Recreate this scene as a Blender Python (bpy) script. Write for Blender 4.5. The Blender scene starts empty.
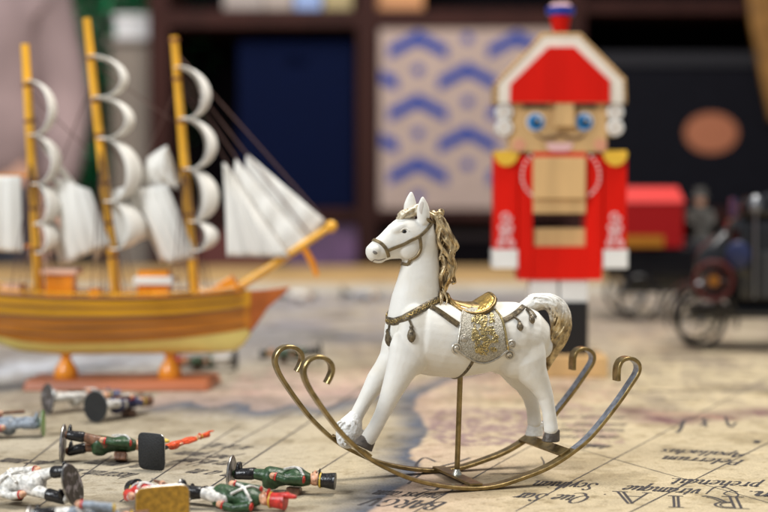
import bpy, bmesh, math, random
import numpy as np
from mathutils import Vector, Matrix
from mathutils.bvhtree import BVHTree
random.seed(7)
R = math.radians
S = bpy.context.scene
C = S.collection

# ------------------------------------------------------------------ camera
F = 1494.0                       # focal length in pixels of a 768 px wide frame
CAMZ = 0.181
PITCH = math.atan(66.0 / F)
cd = bpy.data.cameras.new('camera'); cam = bpy.data.objects.new('camera', cd); C.objects.link(cam)
cam.location = (0, 0, CAMZ); cam.rotation_euler = (math.pi/2 - PITCH, 0, 0)
cd.sensor_width = 36; cd.lens = 36*F/768; cd.clip_start = 0.02; cd.clip_end = 60
cd.dof.use_dof = True; cd.dof.focus_distance = 0.918; cd.dof.aperture_fstop = 4.8
S.camera = cam
CO = Vector((0, 0, CAMZ)); CR = Matrix.Rotation(math.pi/2 - PITCH, 3, 'X')

def ray(px, py): return (CR @ Vector(((px-384)/F, (256-py)/F, -1))).normalized()
def at(px, py, Y):               # point of a plane of constant distance
    d = ray(px, py); return CO + d*(Y/d.y)
def ground(px, py, z=0.0):
    d = ray(px, py); return CO + d*((z-CAMZ)/d.z)

# ------------------------------------------------------------------ materials
def lin(c):
    return tuple(((v/255)/12.92 if v/255 <= .04045 else ((v/255+.055)/1.055)**2.4) for v in c)
def mat(name, col, rough=.5, metal=0., var=.0, scale=60., bump=0., bscale=None, coat=0., col2=None, stretch=None, detail=4., emit=None, spec=.5, thr=None):
    m = bpy.data.materials.new(name); m.use_nodes = True
    nt = m.node_tree; b = nt.nodes['Principled BSDF']
    b.inputs['Roughness'].default_value = rough; b.inputs['Metallic'].default_value = metal
    b.inputs['Coat Weight'].default_value = coat; b.inputs['Specular IOR Level'].default_value = spec
    b.inputs['Base Color'].default_value = (*col, 1)
    tc = nt.nodes.new('ShaderNodeTexCoord'); mp = nt.nodes.new('ShaderNodeMapping')
    nt.links.new(tc.outputs['Object'], mp.inputs['Vector'])
    if stretch: mp.inputs['Scale'].default_value = stretch
    if var or col2:
        n = nt.nodes.new('ShaderNodeTexNoise'); n.inputs['Scale'].default_value = scale; n.inputs['Detail'].default_value = detail
        nt.links.new(mp.outputs[0], n.inputs['Vector'])
        r = nt.nodes.new('ShaderNodeValToRGB')
        a, c = (thr if thr else (.32, .68))
        r.color_ramp.elements[0].position = a; r.color_ramp.elements[1].position = c
        c2 = col2 if col2 else tuple(min(1, x*(1+var)) for x in col)
        c1 = col if col2 else tuple(x*(1-var) for x in col)
        r.color_ramp.elements[0].color = (*c1, 1); r.color_ramp.elements[1].color = (*c2, 1)
        nt.links.new(n.outputs['Fac'], r.inputs['Fac']); nt.links.new(r.outputs['Color'], b.inputs['Base Color'])
        rr = nt.nodes.new('ShaderNodeMapRange'); rr.inputs['To Min'].default_value = max(.03, rough-.1); rr.inputs['To Max'].default_value = min(1, rough+.1)
        nt.links.new(n.outputs['Fac'], rr.inputs['Value']); nt.links.new(rr.outputs[0], b.inputs['Roughness'])
    if bump:
        n2 = nt.nodes.new('ShaderNodeTexNoise'); n2.inputs['Scale'].default_value = bscale or scale; n2.inputs['Detail'].default_value = 3
        nt.links.new(mp.outputs[0], n2.inputs['Vector'])
        bp = nt.nodes.new('ShaderNodeBump'); bp.inputs['Strength'].default_value = bump; bp.inputs['Distance'].default_value = .001
        nt.links.new(n2.outputs['Fac'], bp.inputs['Height']); nt.links.new(bp.outputs[0], b.inputs['Normal'])
    if emit:
        b.inputs['Emission Color'].default_value = (*emit[0], 1); b.inputs['Emission Strength'].default_value = emit[1]
    return m

M = {}
M['white'] = mat('white_resin', (.80, .778, .725), .55, col2=(.70, .64, .53), thr=(.46, .84), scale=52, bump=.3, bscale=210, spec=.35)
M['whitehoof'] = mat('white_hoof', (.80, .79, .76), .5, var=.06, scale=300, bump=.7, bscale=420)
M['hoof'] = mat('brown_hoof', (.085, .068, .055), .5, var=.3, scale=300, bump=.5, bscale=500)
M['mane'] = mat('antique_gold_hair', (.13, .075, .028), .36, .5, scale=330, col2=(.74, .58, .34), bump=.5, bscale=600, thr=(.36, .6), stretch=(1, 1, .45))
M['strap'] = mat('bronze_strap', (.075, .058, .04), .42, .45, scale=500, col2=(.26, .205, .125), bump=.4, bscale=700, thr=(.35, .75))
M['strapgold'] = mat('gilded_links', (.40, .28, .10), .34, .75, var=.35, scale=700, bump=.5, bscale=900)
M['bridle'] = mat('bronze_bridle', (.22, .165, .09), .4, .5, var=.3, scale=400, bump=.2, bscale=600)
M['gold'] = mat('gold_leaf', (.62, .40, .11), .28, .85, var=.25, scale=260, bump=.7, bscale=330)
M['saddlerim'] = mat('dark_gold_rim', (.20, .13, .045), .36, .7, var=.35, scale=400, bump=.3)
M['blanket'] = mat('silver_stipple', (.34, .31, .25), .5, .4, scale=1300, col2=(.60, .56, .47), bump=1., bscale=1300, thr=(.36, .62), detail=1.)
M['silver'] = mat('aged_silver', (.50, .46, .39), .38, .5, var=.25, scale=500, bump=.3)
M['ornament'] = mat('gold_scrolls', (.47, .37, .17), .34, .75, var=.3, scale=600, bump=.4)
M['black'] = mat('black_gloss', (.008, .008, .009), .2)
M['brass'] = mat('antique_brass', (.16, .115, .05), .32, .9, scale=180, col2=(.42, .31, .14), bump=.12, bscale=300, thr=(.3, .75))
M['grey_metal'] = mat('bluish_reflection', (.36, .39, .46), .35, .8, var=.35, scale=260, bump=.15, bscale=400)  # bluish reflection on the brass rockers, put into a colour of its own
M['solder'] = mat('solder', (.6, .58, .5), .3, .9, bump=.5, bscale=600)

# ------------------------------------------------------------------ mesh builder
class MB:
    def __init__(s): s.v = []; s.f = []; s.m = []
    def add(s, vs, fs, mi=0):
        o = len(s.v); s.v += [tuple(v) for v in vs]; s.f += [tuple(i+o for i in f) for f in fs]; s.m += [mi]*len(fs)
    def box(s, a, b, mi=0):
        x0, y0, z0 = a; x1, y1, z1 = b
        s.add([(x0,y0,z0),(x1,y0,z0),(x1,y1,z0),(x0,y1,z0),(x0,y0,z1),(x1,y0,z1),(x1,y1,z1),(x0,y1,z1)],
              [(0,3,2,1),(4,5,6,7),(0,1,5,4),(1,2,6,5),(2,3,7,6),(3,0,4,7)], mi)
    def rings(s, rings, mi=0, closed=False, cap=True):
        n = len(rings[0]); vs = [v for r in rings for v in r]; fs = []
        k = len(rings)
        for i in range(k if closed else k-1):
            a = i*n; b = ((i+1) % k)*n
            for j in range(n):
                j2 = (j+1) % n; fs.append((a+j, a+j2, b+j2, b+j))
        if cap and not closed:
            fs.append(tuple(range(n))[::-1]); fs.append(tuple((k-1)*n+j for j in range(n)))
        s.add(vs, fs, mi)
    def loft(s, secs, n=20, mi=0, ydir=Vector((0, 1, 0)), round_caps=True):
        # secs: (centre, radius in the plane, radius along ydir)
        P = [Vector(c[0]) for c in secs]; rg = []
        S2 = []
        for i, c in enumerate(secs):
            t = (P[min(i+1, len(P)-1)] - P[max(i-1, 0)]).normalized()
            u = ydir.cross(t).normalized(); v = t.cross(u).normalized()
            S2.append((P[i], t, u, v, c[1], c[2]))
        ext = []
        if round_caps:
            p, t, u, v, a, b = S2[0]
            for q in (80, 55, 30): ext.append((p - t*min(a, b)*math.sin(R(q))*.8, t, u, v, a*math.cos(R(q)), b*math.cos(R(q))))
        ext += S2
        if round_caps:
            p, t, u, v, a, b = S2[-1]
            for q in (30, 55, 80): ext.append((p + t*min(a, b)*math.sin(R(q))*.8, t, u, v, a*math.cos(R(q)), b*math.cos(R(q))))
        for p, t, u, v, a, b in ext:
            rg.append([p + u*(a*math.cos(2*math.pi*j/n)) + v*(b*math.sin(2*math.pi*j/n)) for j in range(n)])
        s.rings(rg, mi)
    def tube(s, pts, rad, n=10, mi=0, closed=False):
        P = [Vector(p) for p in pts]; k = len(P)
        if not hasattr(rad, '__len__'): rad = [rad]*k
        T = []
        for i in range(k):
            a = P[(i-1) % k] if closed else P[max(i-1, 0)]; b = P[(i+1) % k] if closed else P[min(i+1, k-1)]
            T.append((b-a).normalized())
        u = T[0].orthogonal().normalized(); rg = []
        for i in range(k):
            u = (u - T[i]*u.dot(T[i])).normalized(); v = T[i].cross(u)
            rg.append([P[i] + (u*math.cos(2*math.pi*j/n) + v*math.sin(2*math.pi*j/n))*rad[i] for j in range(n)])
        s.rings(rg, mi, closed)
    def ellipsoid(s, c, r, mi=0, n=20, k=12, rot=None):
        c = Vector(c); rg = []
        for i in range(k+1):
            th = math.pi*min(max(i/k, .002), .998)
            ring = []
            for j in range(n):
                ph = 2*math.pi*j/n
                p = Vector((r[0]*math.sin(th)*math.cos(ph), r[1]*math.sin(th)*math.sin(ph), r[2]*math.cos(th)))
                if rot: p = rot @ p
                ring.append(c+p)
            rg.append(ring)
        s.rings(rg[::-1], mi)
    def strip(s, P, N, w, t, mi=0, closed=False, lift=0.):
        # flat strap lying on a surface: points P, normals N, half width w, thickness t
        k = len(P); rg = []
        if not hasattr(w, '__len__'): w = [w]*k
        for i in range(k):
            a = P[(i-1) % k] if closed else P[max(i-1, 0)]; b = P[(i+1) % k] if closed else P[min(i+1, k-1)]
            T = (b-a).normalized(); n = (N[i] - T*N[i].dot(T)).normalized(); B = n.cross(T); p = P[i] + n*lift; h = w[i]
            rg.append([p - B*h - n*t*.6, p - B*h + n*t*.45, p - B*h*.75 + n*t*.9, p + n*t, p + B*h*.75 + n*t*.9, p + B*h + n*t*.45, p + B*h - n*t*.6])
        s.rings(rg, mi, closed)
    def prism(s, poly, d, mi=0, bevel=0.):
        # poly: list of 3D points (planar), extruded by vector d
        n = len(poly); d = Vector(d); P = [Vector(p) for p in poly]
        s.add(P + [p+d for p in P], [tuple(range(n)), tuple(range(2*n-1, n-1, -1))] + [(j, n+j, n+(j+1) % n, (j+1) % n) for j in range(n)], mi)
    def lathe(s, prof, c=(0, 0, 0), n=24, mi=0, axis='z'):
        rg = []
        for r_, z in prof:
            ring = []
            for j in range(n):
                a = 2*math.pi*j/n; p = Vector((r_*math.cos(a), r_*math.sin(a), z))
                if axis == 'y': p = Vector((p.x, p.z, p.y))
                if axis == 'x': p = Vector((p.z, p.x, p.y))
                ring.append(Vector(c)+p)
            rg.append(ring)
        s.rings(rg, mi)
    def mesh(s, name, smooth=True):
        me = bpy.data.meshes.new(name); me.from_pydata(s.v, [], s.f); me.update()
        bm = bmesh.new(); bm.from_mesh(me); bmesh.ops.recalc_face_normals(bm, faces=bm.faces); bm.to_mesh(me); bm.free()
        me.polygons.foreach_set('material_index', s.m)
        me.polygons.foreach_set('use_smooth', [smooth]*len(me.polygons))
        return me
    def build(s, name, mats, parent=None, smooth=True, bevel=0., sharp=40, local=None):
        me = s.mesh(name, smooth)
        if local is not None:
            me.transform(local.inverted())
        for m in (mats if isinstance(mats, (list, tuple)) else [mats]): me.materials.append(m)
        if smooth: me.set_sharp_from_angle(angle=R(sharp))
        o = bpy.data.objects.new(name, me); C.objects.link(o)
        if parent: o.parent = parent
        if bevel:
            b = o.modifiers.new('bevel', 'BEVEL'); b.width = bevel; b.segments = 2; b.limit_method = 'ANGLE'; b.angle_limit = R(40)
        return o

def voxel(mb, name, mats, parent, vox, smooth_it=6, fac=.5):
    me = mb.mesh('tmp_src'); o = bpy.data.objects.new('tmp_src', me); C.objects.link(o)
    r = o.modifiers.new('r', 'REMESH'); r.mode = 'VOXEL'; r.voxel_size = vox; r.use_smooth_shade = True
    if smooth_it:
        sm = o.modifiers.new('s', 'SMOOTH'); sm.factor = fac; sm.iterations = smooth_it
    dg = bpy.context.evaluated_depsgraph_get(); dg.update()
    me2 = bpy.data.meshes.new_from_object(o.evaluated_get(dg)); me2.name = name
    bpy.data.objects.remove(o); bpy.data.meshes.remove(me)
    me2.materials.clear()
    for m in (mats if isinstance(mats, (list, tuple)) else [mats]): me2.materials.append(m)
    me2.polygons.foreach_set('use_smooth', [True]*len(me2.polygons))
    o2 = bpy.data.objects.new(name, me2); C.objects.link(o2)
    if parent: o2.parent = parent
    return o2

def thing(name, label, cat, M4, group=None):
    o = bpy.data.objects.new(name, None); C.objects.link(o); o.empty_display_size = .02
    o.matrix_world = M4 if isinstance(M4, Matrix) else Matrix.Translation(Vector(M4))
    o['label'] = label; o['category'] = cat
    if group: o['group'] = group
    return o
def tag(o, label, cat, group=None):
    o['label'] = label; o['category'] = cat
    if group: o['group'] = group
    return o
def catmull(pts, sub=8, closed=False):
    P = [Vector(p) for p in pts]; n = len(P); out = []
    rng = range(n if closed else n-1)
    for i in rng:
        p0 = P[(i-1) % n] if closed else P[max(i-1, 0)]; p1 = P[i]; p2 = P[(i+1) % n]; p3 = P[(i+2) % n] if closed else P[min(i+2, n-1)]
        for k in range(sub):
            t = k/sub
            out.append(.5*((2*p1) + (p2-p0)*t + (2*p0-5*p1+4*p2-p3)*t*t + (3*p1-p0-3*p2+p3)*t**3))
    if not closed: out.append(P[-1])
    return out
def polar(V):   # 2D px list helper
    return [Vector((a, b, 0)) for a, b in V]
# ------------------------------------------------------------------ rocking horse
ga = ground(476, 490.3); gb = ground(438.6, 472.7)
HO = (ga+gb)/2; HM = Matrix.Translation(HO) @ Matrix.Rotation(R(20), 4, 'Z'); HI = HM.inverted()
LO = HI @ CO
def lray(px, py): return (HI.to_3x3() @ ray(px, py)).normalized()
def hp(px, py, Y=0.):
    d = lray(px, py); return LO + d*((Y-LO.y)/d.y)
PX = 1/1650.0                     # metres per pixel at the horse
horse = thing('rocking_horse', 'white and gold rocking horse figurine on curved brass rockers, standing on the old map', 'rocking horse', HM)

b = MB()
Yv = Vector((0, 1, 0))
def sp_(px, py, Y, sg):
    p = hp(px, py, -abs(Y)*PX); return p if sg < 0 else Vector((p.x, -p.y, p.z))
def sec(px, py, ru, rv, Y=0.): return (hp(px, py, Y*PX), ru*PX, rv*PX)
# torso
T = [(393,332,13,10),(396,333,22,18),(403,334,31,26),(417,335,38,34),(435,338,39,36),(455,340.5,38.5,37),(475,339,36.5,36.5),(495,336,35.5,35.5),(512,336,35.5,35),(526,339,32,31),(535,343,25,24),(541,348,14,14)]
b.loft([sec(x, y, a, w) for x, y, a, w in T], 32)
# neck
Nk = [(418,330,33,27),(415.5,312,29,22),(416,298,25.5,18.5),(418.5,282,22.5,15.5),(420.5,265,20,13.5),(421.5,249,18,12.5),(423,234,14,12),(425,226,10,10)]
b.loft([sec(x, y, a, w) for x, y, a, w in Nk], 28)
# head
Hd = [(423,229,12,11),(413.5,235.5,21,14.5),(407,237.5,22.5,15.5),(400,240.3,20.5,14),(392.8,243.2,17,11.8),(385.5,246.9,13.6,10.3),(378,250.8,11.6,9.8),(373,253,9.6,9)]
b.loft([sec(x, y, a, w) for x, y, a, w in Hd], 24)
for sg in (-1, 1):
    b.ellipsoid(sp_(400, 228, 8.5, sg), (10*PX, 5*PX, 5.5*PX), rot=Matrix.Rotation(R(-28), 3, 'Y'))        # brow
    b.ellipsoid(sp_(410, 246, 8.5, sg), (13*PX, 6.5*PX, 14*PX))      # cheek
    b.ellipsoid(sp_(375.5, 250.5, 7, sg), (5.5*PX, 4*PX, 5.5*PX))     # nostril wing
b.ellipsoid(hp(378.5, 260, 0), (6.5*PX, 6*PX, 3.4*PX))                 # lower lip
# ears
for sg, base, tip in ((-1, (423.5,219), (422.6,197.2)), (1, (409.5,215), (411.3,192.2))):
    B0 = hp(*base, sg*8*PX); Tp = hp(*tip, sg*9*PX); pts = []
    for t, r, w in ((-.15,5.6,4.4),(.15,7.0,4.8),(.45,6.9,4.3),(.7,5.2,3.3),(.88,3.3,2.3),(1,1.7,1.5)):
        pts.append((B0.lerp(Tp, t), r*PX, w*PX))
    b.loft(pts, 16)
# shoulders and haunches
for sg in (-1, 1):
    b.ellipsoid(sp_(415, 340, 19, sg), (19*PX, 13*PX, 36*PX))
    b.ellipsoid(sp_(516, 342, 18, sg), (27*PX, 16*PX, 38*PX))
for sg in (-1, 1):
    b.ellipsoid(sp_(530, 354, 16, sg), (9*PX, 12*PX, 26*PX), rot=Matrix.Rotation(R(-16), 3, 'Y'))  # buttock
# legs
def leg(L, Y): b.loft([sec(x, y, a, w, Y) for x, y, a, w in L], 20)
YL = 20
leg([(412,338,20,6),(409,350,21,10.5),(405,362,18.5,12.5),(398,377,14,11.5),(392,391,11.2,10.3),(387.5,402,9.3,9),(381.5,415,7.6,7.8),(375.5,427,7.4,7.4),(370,436,7.8,8),(366.5,442,7.5,8)], -YL)
leg([(402,338,20,6),(397,350,18,10.5),(392,360,14.5,12.5),(385,369,12,11.5),(377,380,11.2,10.3),(370.5,391,9.2,9),(364,402,7.6,7.8),(358,413,7.2,7.4),(353,423,7.8,8)], YL)
leg([(519,334,22,6),(523,346,24,12),(527,360,22,14),(533,374,16,12),(540.5,386,11.3,10),(545.5,397,8.4,8.6),(548.5,410,7.1,7.6),(550.3,422,7.2,7.6),(551,430,7.6,8)], -YL)
leg([(507,338,22,6),(510,350,24,12),(514,362,22,14),(520.5,376,16,12),(526,386,11.3,10),(530.5,397,8.4,8.6),(533,408,7.4,7.6),(534,416,7.4,7.6),(534.5,424,7.6,8)], YL)
body = voxel(b, 'body', M['white'], horse, .00058, 14, .5)
bm_ = bmesh.new(); bm_.from_mesh(body.data); BV = BVHTree.FromBMesh(bm_); bm_.free()

def on(px, py, lift=0.):          # point and normal of the near flank under a pixel
    d = lray(px, py); h = BV.ray_cast(LO, d)
    if h[0] is None:
        h = BV.find_nearest(hp(px, py, -20*PX))[:2]
    return h[0] + h[1]*lift, h[1]
def path_on(pts, sub=8, smooth=3, lift=0., sgn=1):
    q = catmull([(x, y, 0) for x, y in pts], sub)
    P = []; N = []
    for v in q:
        p, n = on(v.x, v.y, lift); P.append(p.copy()); N.append(n.copy())
    for _ in range(smooth):
        P = [P[0]] + [(P[i-1]+P[i]*2+P[i+1])/4 for i in range(1, len(P)-1)] + [P[-1]]
        N = [N[0]] + [(N[i-1]+N[i]*2+N[i+1]).normalized() for i in range(1, len(N)-1)] + [N[-1]]
    return P, N
def mir(P): return [Vector((p.x, -p.y, p.z)) for p in P]
def wrap(P, N, end='first', n=10, it=6):
    # joins a near-side path to its mirror image across the middle, hugging the body
    P2, N2 = mir(P), mir(N)
    if end == 'first':
        P = P[::-1]; N = N[::-1]; P2 = P2[::-1]; N2 = N2[::-1]
    a, c = P[-1], P2[-1]; mp = []; mn = []
    for i in range(1, n):
        q = a.lerp(c, i/n); out = N[-1].lerp(N2[-1], i/n); out.y *= .6
        h = BV.find_nearest(q + out*.004)
        mp.append(h[0].copy()); mn.append(h[1].copy())
    PP = P + mp + P2[::-1]; NN = N + mn + N2[::-1]
    for _ in range(it):
        NN = [NN[0]] + [(NN[i-1]+NN[i]*2+NN[i+1]).normalized() for i in range(1, len(NN)-1)] + [NN[-1]]
    for _ in range(2):
        PP = [PP[0]] + [(PP[i-1]+PP[i]*2+PP[i+1])/4 for i in range(1, len(PP)-1)] + [PP[-1]]
    return PP, NN

# hooves
def hoof(name, m, px, py, Y, tilt, rt, rb, h, bump=False):
    k = MB(); c = hp(px, py, Y*PX); rg = []
    ax = Vector((math.sin(tilt), 0, math.cos(tilt))); u = Vector((math.cos(tilt), 0, -math.sin(tilt)))
    for t, s in ((0,.25),(0,.88),(.06,1),(.25,.98),(.6,.93),(.85,.9),(.97,.84),(1,.6)):
        r = (rb+(rt-rb)*t)*PX*s
        rg.append([c + ax*(h*PX*t) + u*(r*1.22*math.cos(2*math.pi*j/20) - (1-t)*2*PX) + Yv*(r*math.sin(2*math.pi*j/20)) for j in range(20)])
    k.rings(rg); o = k.build(name, m, horse); return o
hoof('hoof', M['hoof'], 363.5, 448.3, -YL, R(28), 7.6, 9.0, 11)
hoof('hoof', M['hoof'], 552.3, 441.5, -YL, R(2), 7.2, 7.9, 12.5)
hoof('hoof', M['whitehoof'], 535.5, 435.8, YL, R(2), 7.4, 8, 15)
# feathered far fore foot
k = MB(); k.loft([sec(355,417,8,8.5,YL), sec(351.5,424,12,12,YL), sec(349,431,13.5,13,YL), sec(347.5,437,12.5,12,YL), sec(347,440,11,11,YL)], 18)
rd = random.Random(3)
for i in range(46):
    a = rd.uniform(0, 6.28); x = rd.uniform(-13, 15); y = rd.uniform(-14, 13)
    p = hp(350+x*.75, 431+y*.8, (YL-abs(11-abs(x)*.3)*(1 if i % 3 else -.6))*PX)
    q = [p, p+Vector((rd.uniform(-4, 4)*PX, rd.uniform(-1, 1)*PX, -rd.uniform(1, 4)*PX)), p+Vector((rd.uniform(-5, 5)*PX, 0, -rd.uniform(4, 9)*PX))]
    k.tube(catmull(q, 4), [1.5*PX]*9, 6)
voxel(k, 'feathered_hoof', M['whitehoof'], horse, .00045, 2)

# eyes, nostrils, mouth
for sg in (-1, 1):
    p, n = on(404.6, 231.6)
    if sg > 0: p = mir([p])[0]; n = mir([n])[0]
    k = MB(); k.ellipsoid(p - n*.0006, (.00165, .0012, .00125)); k.build('eye', M['black'], horse)
    P, N = path_on([(400.6,231.4),(403,228.9),(406.4,228.7),(409,231)], 5, 2)
    k = MB(); k.strip(P if sg < 0 else mir(P), N if sg < 0 else mir(N), [.0003]*len(P), .00045); k.build('eyelid', M['white'], horse)
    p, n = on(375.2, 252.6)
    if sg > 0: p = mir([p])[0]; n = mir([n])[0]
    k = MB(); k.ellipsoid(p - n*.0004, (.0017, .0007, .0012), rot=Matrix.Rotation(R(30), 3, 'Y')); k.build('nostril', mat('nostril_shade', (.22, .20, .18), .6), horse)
P, N = path_on([(374,259.6),(378,260.3),(382,259.8),(385.5,258.4)], 5, 2)
PP, NN = wrap(P, N, 'first', 8)
k = MB(); k.strip(PP, NN, .0003, .0002); k.build('mouth', mat('mouth_line', (.15, .11, .09), .6), horse)

for sg, P4 in ((-1, [(421.2,214),(420.7,209.5),(421.3,205),(422.3,201.5)]), (1, [(408.6,207),(408.8,203),(409.6,199.5),(410.7,196.6)])):
    if sg < 0:
        P, N = path_on(P4, 5, 2)
        k = MB(); k.strip(P, N, [.0011*math.sin(math.pi*(.1+.8*i/len(P))) for i in range(len(P))], .00018); k.build('inner_ear', mat('shaded_ear_tint', (.60, .54, .48), .6), horse)  # pinkish-grey strip, shading of the ear's hollow put into its colour
# bridle
def band(nm, pts, w, t, m, sub=8, both=True, lift=0.):
    P, N = path_on(pts, sub, 3)
    k = MB(); k.strip(P, N, w, t, lift=lift); k.build(nm, m, horse)
    k = MB(); k.strip(mir(P), mir(N), w, t, lift=lift); k.build(nm, m, horse)
P, N = path_on([(375.5,240.6),(379.5,242.3),(384,246),(387,251),(388.6,256.6)], 6, 3)
PP, NN = wrap(P, N, 'first', 8)
k = MB(); k.strip(PP, NN, .0011, .0009); k.build('noseband', M['bridle'], horse)
band('cheek_strap', [(388,250.6),(395,247.6),(404,244.2),(412,239.8),(419.4,236.2),(426,230.5),(431.5,223.6),(434.5,219)], .00105, .0009, M['bridle'])
P, N = path_on([(419.6,236.5),(420.6,243.5),(420.3,250),(417.4,255.4),(413,258.6),(410,259.6)], 8, 3)
PP, NN = wrap(P, N, 'last', 10)
k = MB(); k.strip(PP, NN, .00105, .0009); k.build('throat_strap', M['bridle'], horse)

# breast collar with links and tassels
P, N = path_on([(393.5,321.6),(396.6,321),(403,318.6),(409,315.6),(415.5,312.2),(421.6,308.8),(427.5,305.4),(433.5,302.2),(440,299)], 8, 3)
PP, NN = wrap(P, N, 'first', 10)
k = MB(); k.strip(PP, NN, .0023, .0011); k.build('breast_collar', M['strap'], horse)
def links(nm, P, N, r, lift, step, m):
    k = MB(); d = 0; last = None
    for i in range(1, len(P)-1):
        d += (P[i]-P[i-1]).length
        if d < step: continue
        d = 0; t = (P[i+1]-P[i-1]).normalized(); n = N[i]; bb = n.cross(t)
        ring = [P[i] + n*lift + t*(r*1.15*math.cos(a*math.pi/5)) + bb*(r*math.sin(a*math.pi/5)) for a in range(10)]
        k.tube(ring, r*.38, 6, closed=True)
    return k.build(nm, m, horse)
links('collar_links', PP, NN, .00085, .0010, .0021, M['strapgold'])
P, N = path_on([(430.5,306.8),(437,310.2),(444,315),(451,320),(458.5,325.2)], 8, 3)
for A, B in ((P, N), (mir(P), mir(N))):
    k = MB(); k.strip(A, B, .00205, .0011); k.build('saddle_strap', M['strap'], horse)
k = MB(); k2 = MB()
rd = random.Random(5)
for i in range(2, len(P)-2):
    for j in (-1, 0, 1):
        t = (P[i+1]-P[i-1]).normalized(); bb = N[i].cross(t)
        c = P[i] + N[i]*.0011 + bb*(j*.00095)
        k.ellipsoid(c, (.00042,)*3, 0, 6, 4); k2.ellipsoid(mir([c])[0], (.00042,)*3, 0, 6, 4)
k.build('strap_studs', M['bridle'], horse); k2.build('strap_studs', M['bridle'], horse)
def tassel(px, py, L, w, cx, cy, m=None):
    p0, n0 = on(cx, cy); p, n = on(px, py); d = Vector((0, 0, -1)); d = (d - n*d.dot(n)).normalized()
    for sg in ((0,) if m else (0, 1)):
        k = MB(); top = p - d*(L*.5*PX); pts = []
        for t, r in ((0,.32),(.1,.5),(.2,.4),(.35,.75),(.6,1.),(.8,.85),(.95,.45),(1,.15)):
            pts.append((top + d*(L*PX*t) + n*.0006, w*PX*.5*r, w*PX*.38*r))
        A = [c for c, _, _ in pts]
        rg = [[c + n.cross(d)*(a*math.cos(j*math.pi/6)) + n*(bb_*math.sin(j*math.pi/6)) for j in range(12)] for c, a, bb_ in pts]
        k.rings(rg); cpts = []
        for i in range(6):
            q = p0.lerp(top, i/5); h = BV.find_nearest(q); cpts.append(h[0]+h[1]*.0006)
        k.tube(cpts[:-1]+[top+n*.0006], .0007, 6)
        if sg: k.v = [(x, -y, z) for x, y, z in k.v]
        k.build('tassel', M['strap'], horse)
tassel(388.6, 338, 17, 7.5, 390, 325, True)
tassel(411.4, 334, 17, 9, 408.5, 318)
# crupper
P, N = path_on([(500.5,321.5),(507,318.8),(514,314.6),(519.5,310),(523.5,306.4)], 7, 3)
k = MB(); k.strip(P, N, .0017, .001); k2 = MB(); k2.strip(mir(P), mir(N), .0017, .001)
P, N = path_on([(522,306.6),(526.5,308.2),(531.5,312),(535.3,317.5)], 7, 3)
k.strip(P, N, .0012, .001); k2.strip(mir(P), mir(N), .0012, .001); k.build('crupper_strap', M['strap'], horse); k2.build('crupper_strap', M['strap'], horse)
tassel(519.5, 326, 11, 7.5, 513, 316.5); tassel(531, 319, 10.5, 7.5, 525.6, 309.5)

# saddle blanket
Lf = catmull([(462.2,311,0),(460.6,320,0),(459.2,331,0),(457.5,341,0),(456.6,349,0)], 6)
Rt = catmull([(494.5,310.5,0),(500.5,318,0),(504.2,329,0),(506,340,0),(507.5,349.5,0)], 6)
def bl(u, v):
    i = v*(len(Lf)-1); i0 = min(int(i), len(Lf)-2); f = i-i0
    a = Lf[i0].lerp(Lf[i0+1], f); c = Rt[i0].lerp(Rt[i0+1], f); p = a.lerp(c, u)
    p.y += v*v*math.sin(math.pi*u)*(13 if v > 0 else 0) - (1-v)*2*math.sin(math.pi*u)
    return p
nu, nv = 60, 70; k = MB(); vs = []; fs = []
for j in range(nv+1):
    for i in range(nu+1):
        q = bl(i/nu, j/nv); p, n = on(q.x, q.y)
        e = min(i, nu-i, nv-j)
        vs.append(p + n*(.0011 if e > 0 else -.0003))
for j in range(nv):
    for i in range(nu):
        a = j*(nu+1)+i; fs.append((a, a+1, a+nu+2, a+nu+1))
for _ in range(2):
    for j in range(1, nv):
        for i in range(1, nu):
            a = j*(nu+1)+i
            vs[a] = (vs[a]*4+vs[a-1]+vs[a+1]+vs[a-nu-1]+vs[a+nu+1])/8
k.add(vs, fs); blankets = [k.build('saddle_blanket', M['blanket'], horse)]
k = MB(); k.add(mir(vs), [f[::-1] for f in fs]); blankets.append(k.build('saddle_blanket', M['blanket'], horse))
rimP, rimN = [], []
def edge_path(pts, r, m, nm, sub=6, lift=.0011):
    P, N = path_on(pts, sub, 1, lift)
    for q, bl_ in ((P, blankets[0]), (mir(P), blankets[1])):
        k = MB(); k.tube(q, r, 8); k.build(nm, m, bl_)
edge_path([(q.x, q.y) for q in [bl(1, v/12) for v in range(13)]], .00062, M['ornament'], 'gilt_edge', 2)
edge_path([(q.x, q.y) for q in [bl(0, v/12) for v in range(13)]], .0004, M['silver'], 'silver_edge', 2)
edge_path([(q.x, q.y) for q in [bl(v/20, 1) for v in range(21)]], .00065, M['silver'], 'silver_hem', 2)
def spiral(cx, cy, r0, turns, a0, sg=1, k0=.22):
    out = []
    for i in range(int(turns*14)+1):
        t = i/(turns*14); a = a0 + sg*t*turns*2*math.pi; r = r0*(1-t*(1-k0))
        out.append((cx+r*math.cos(a), cy+r*math.sin(a)))
    return out
for (cx, cy, r0, tn, a0, sg) in ((456.3,347.8,5.6,1.7,R(90),1), (463.4,338.6,4,1.5,R(150),1), (511,344.2,4.6,1.7,R(160),1), (509,354.6,5.6,1.7,R(180),1)):
    edge_path(spiral(cx, cy, r0, tn, a0, sg), .00062, M['silver'], 'scroll', 1)
    edge_path(spiral(cx, cy, r0*.35, 1, a0, sg, .05), .0011, M['silver'], 'scroll_boss', 1)
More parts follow.
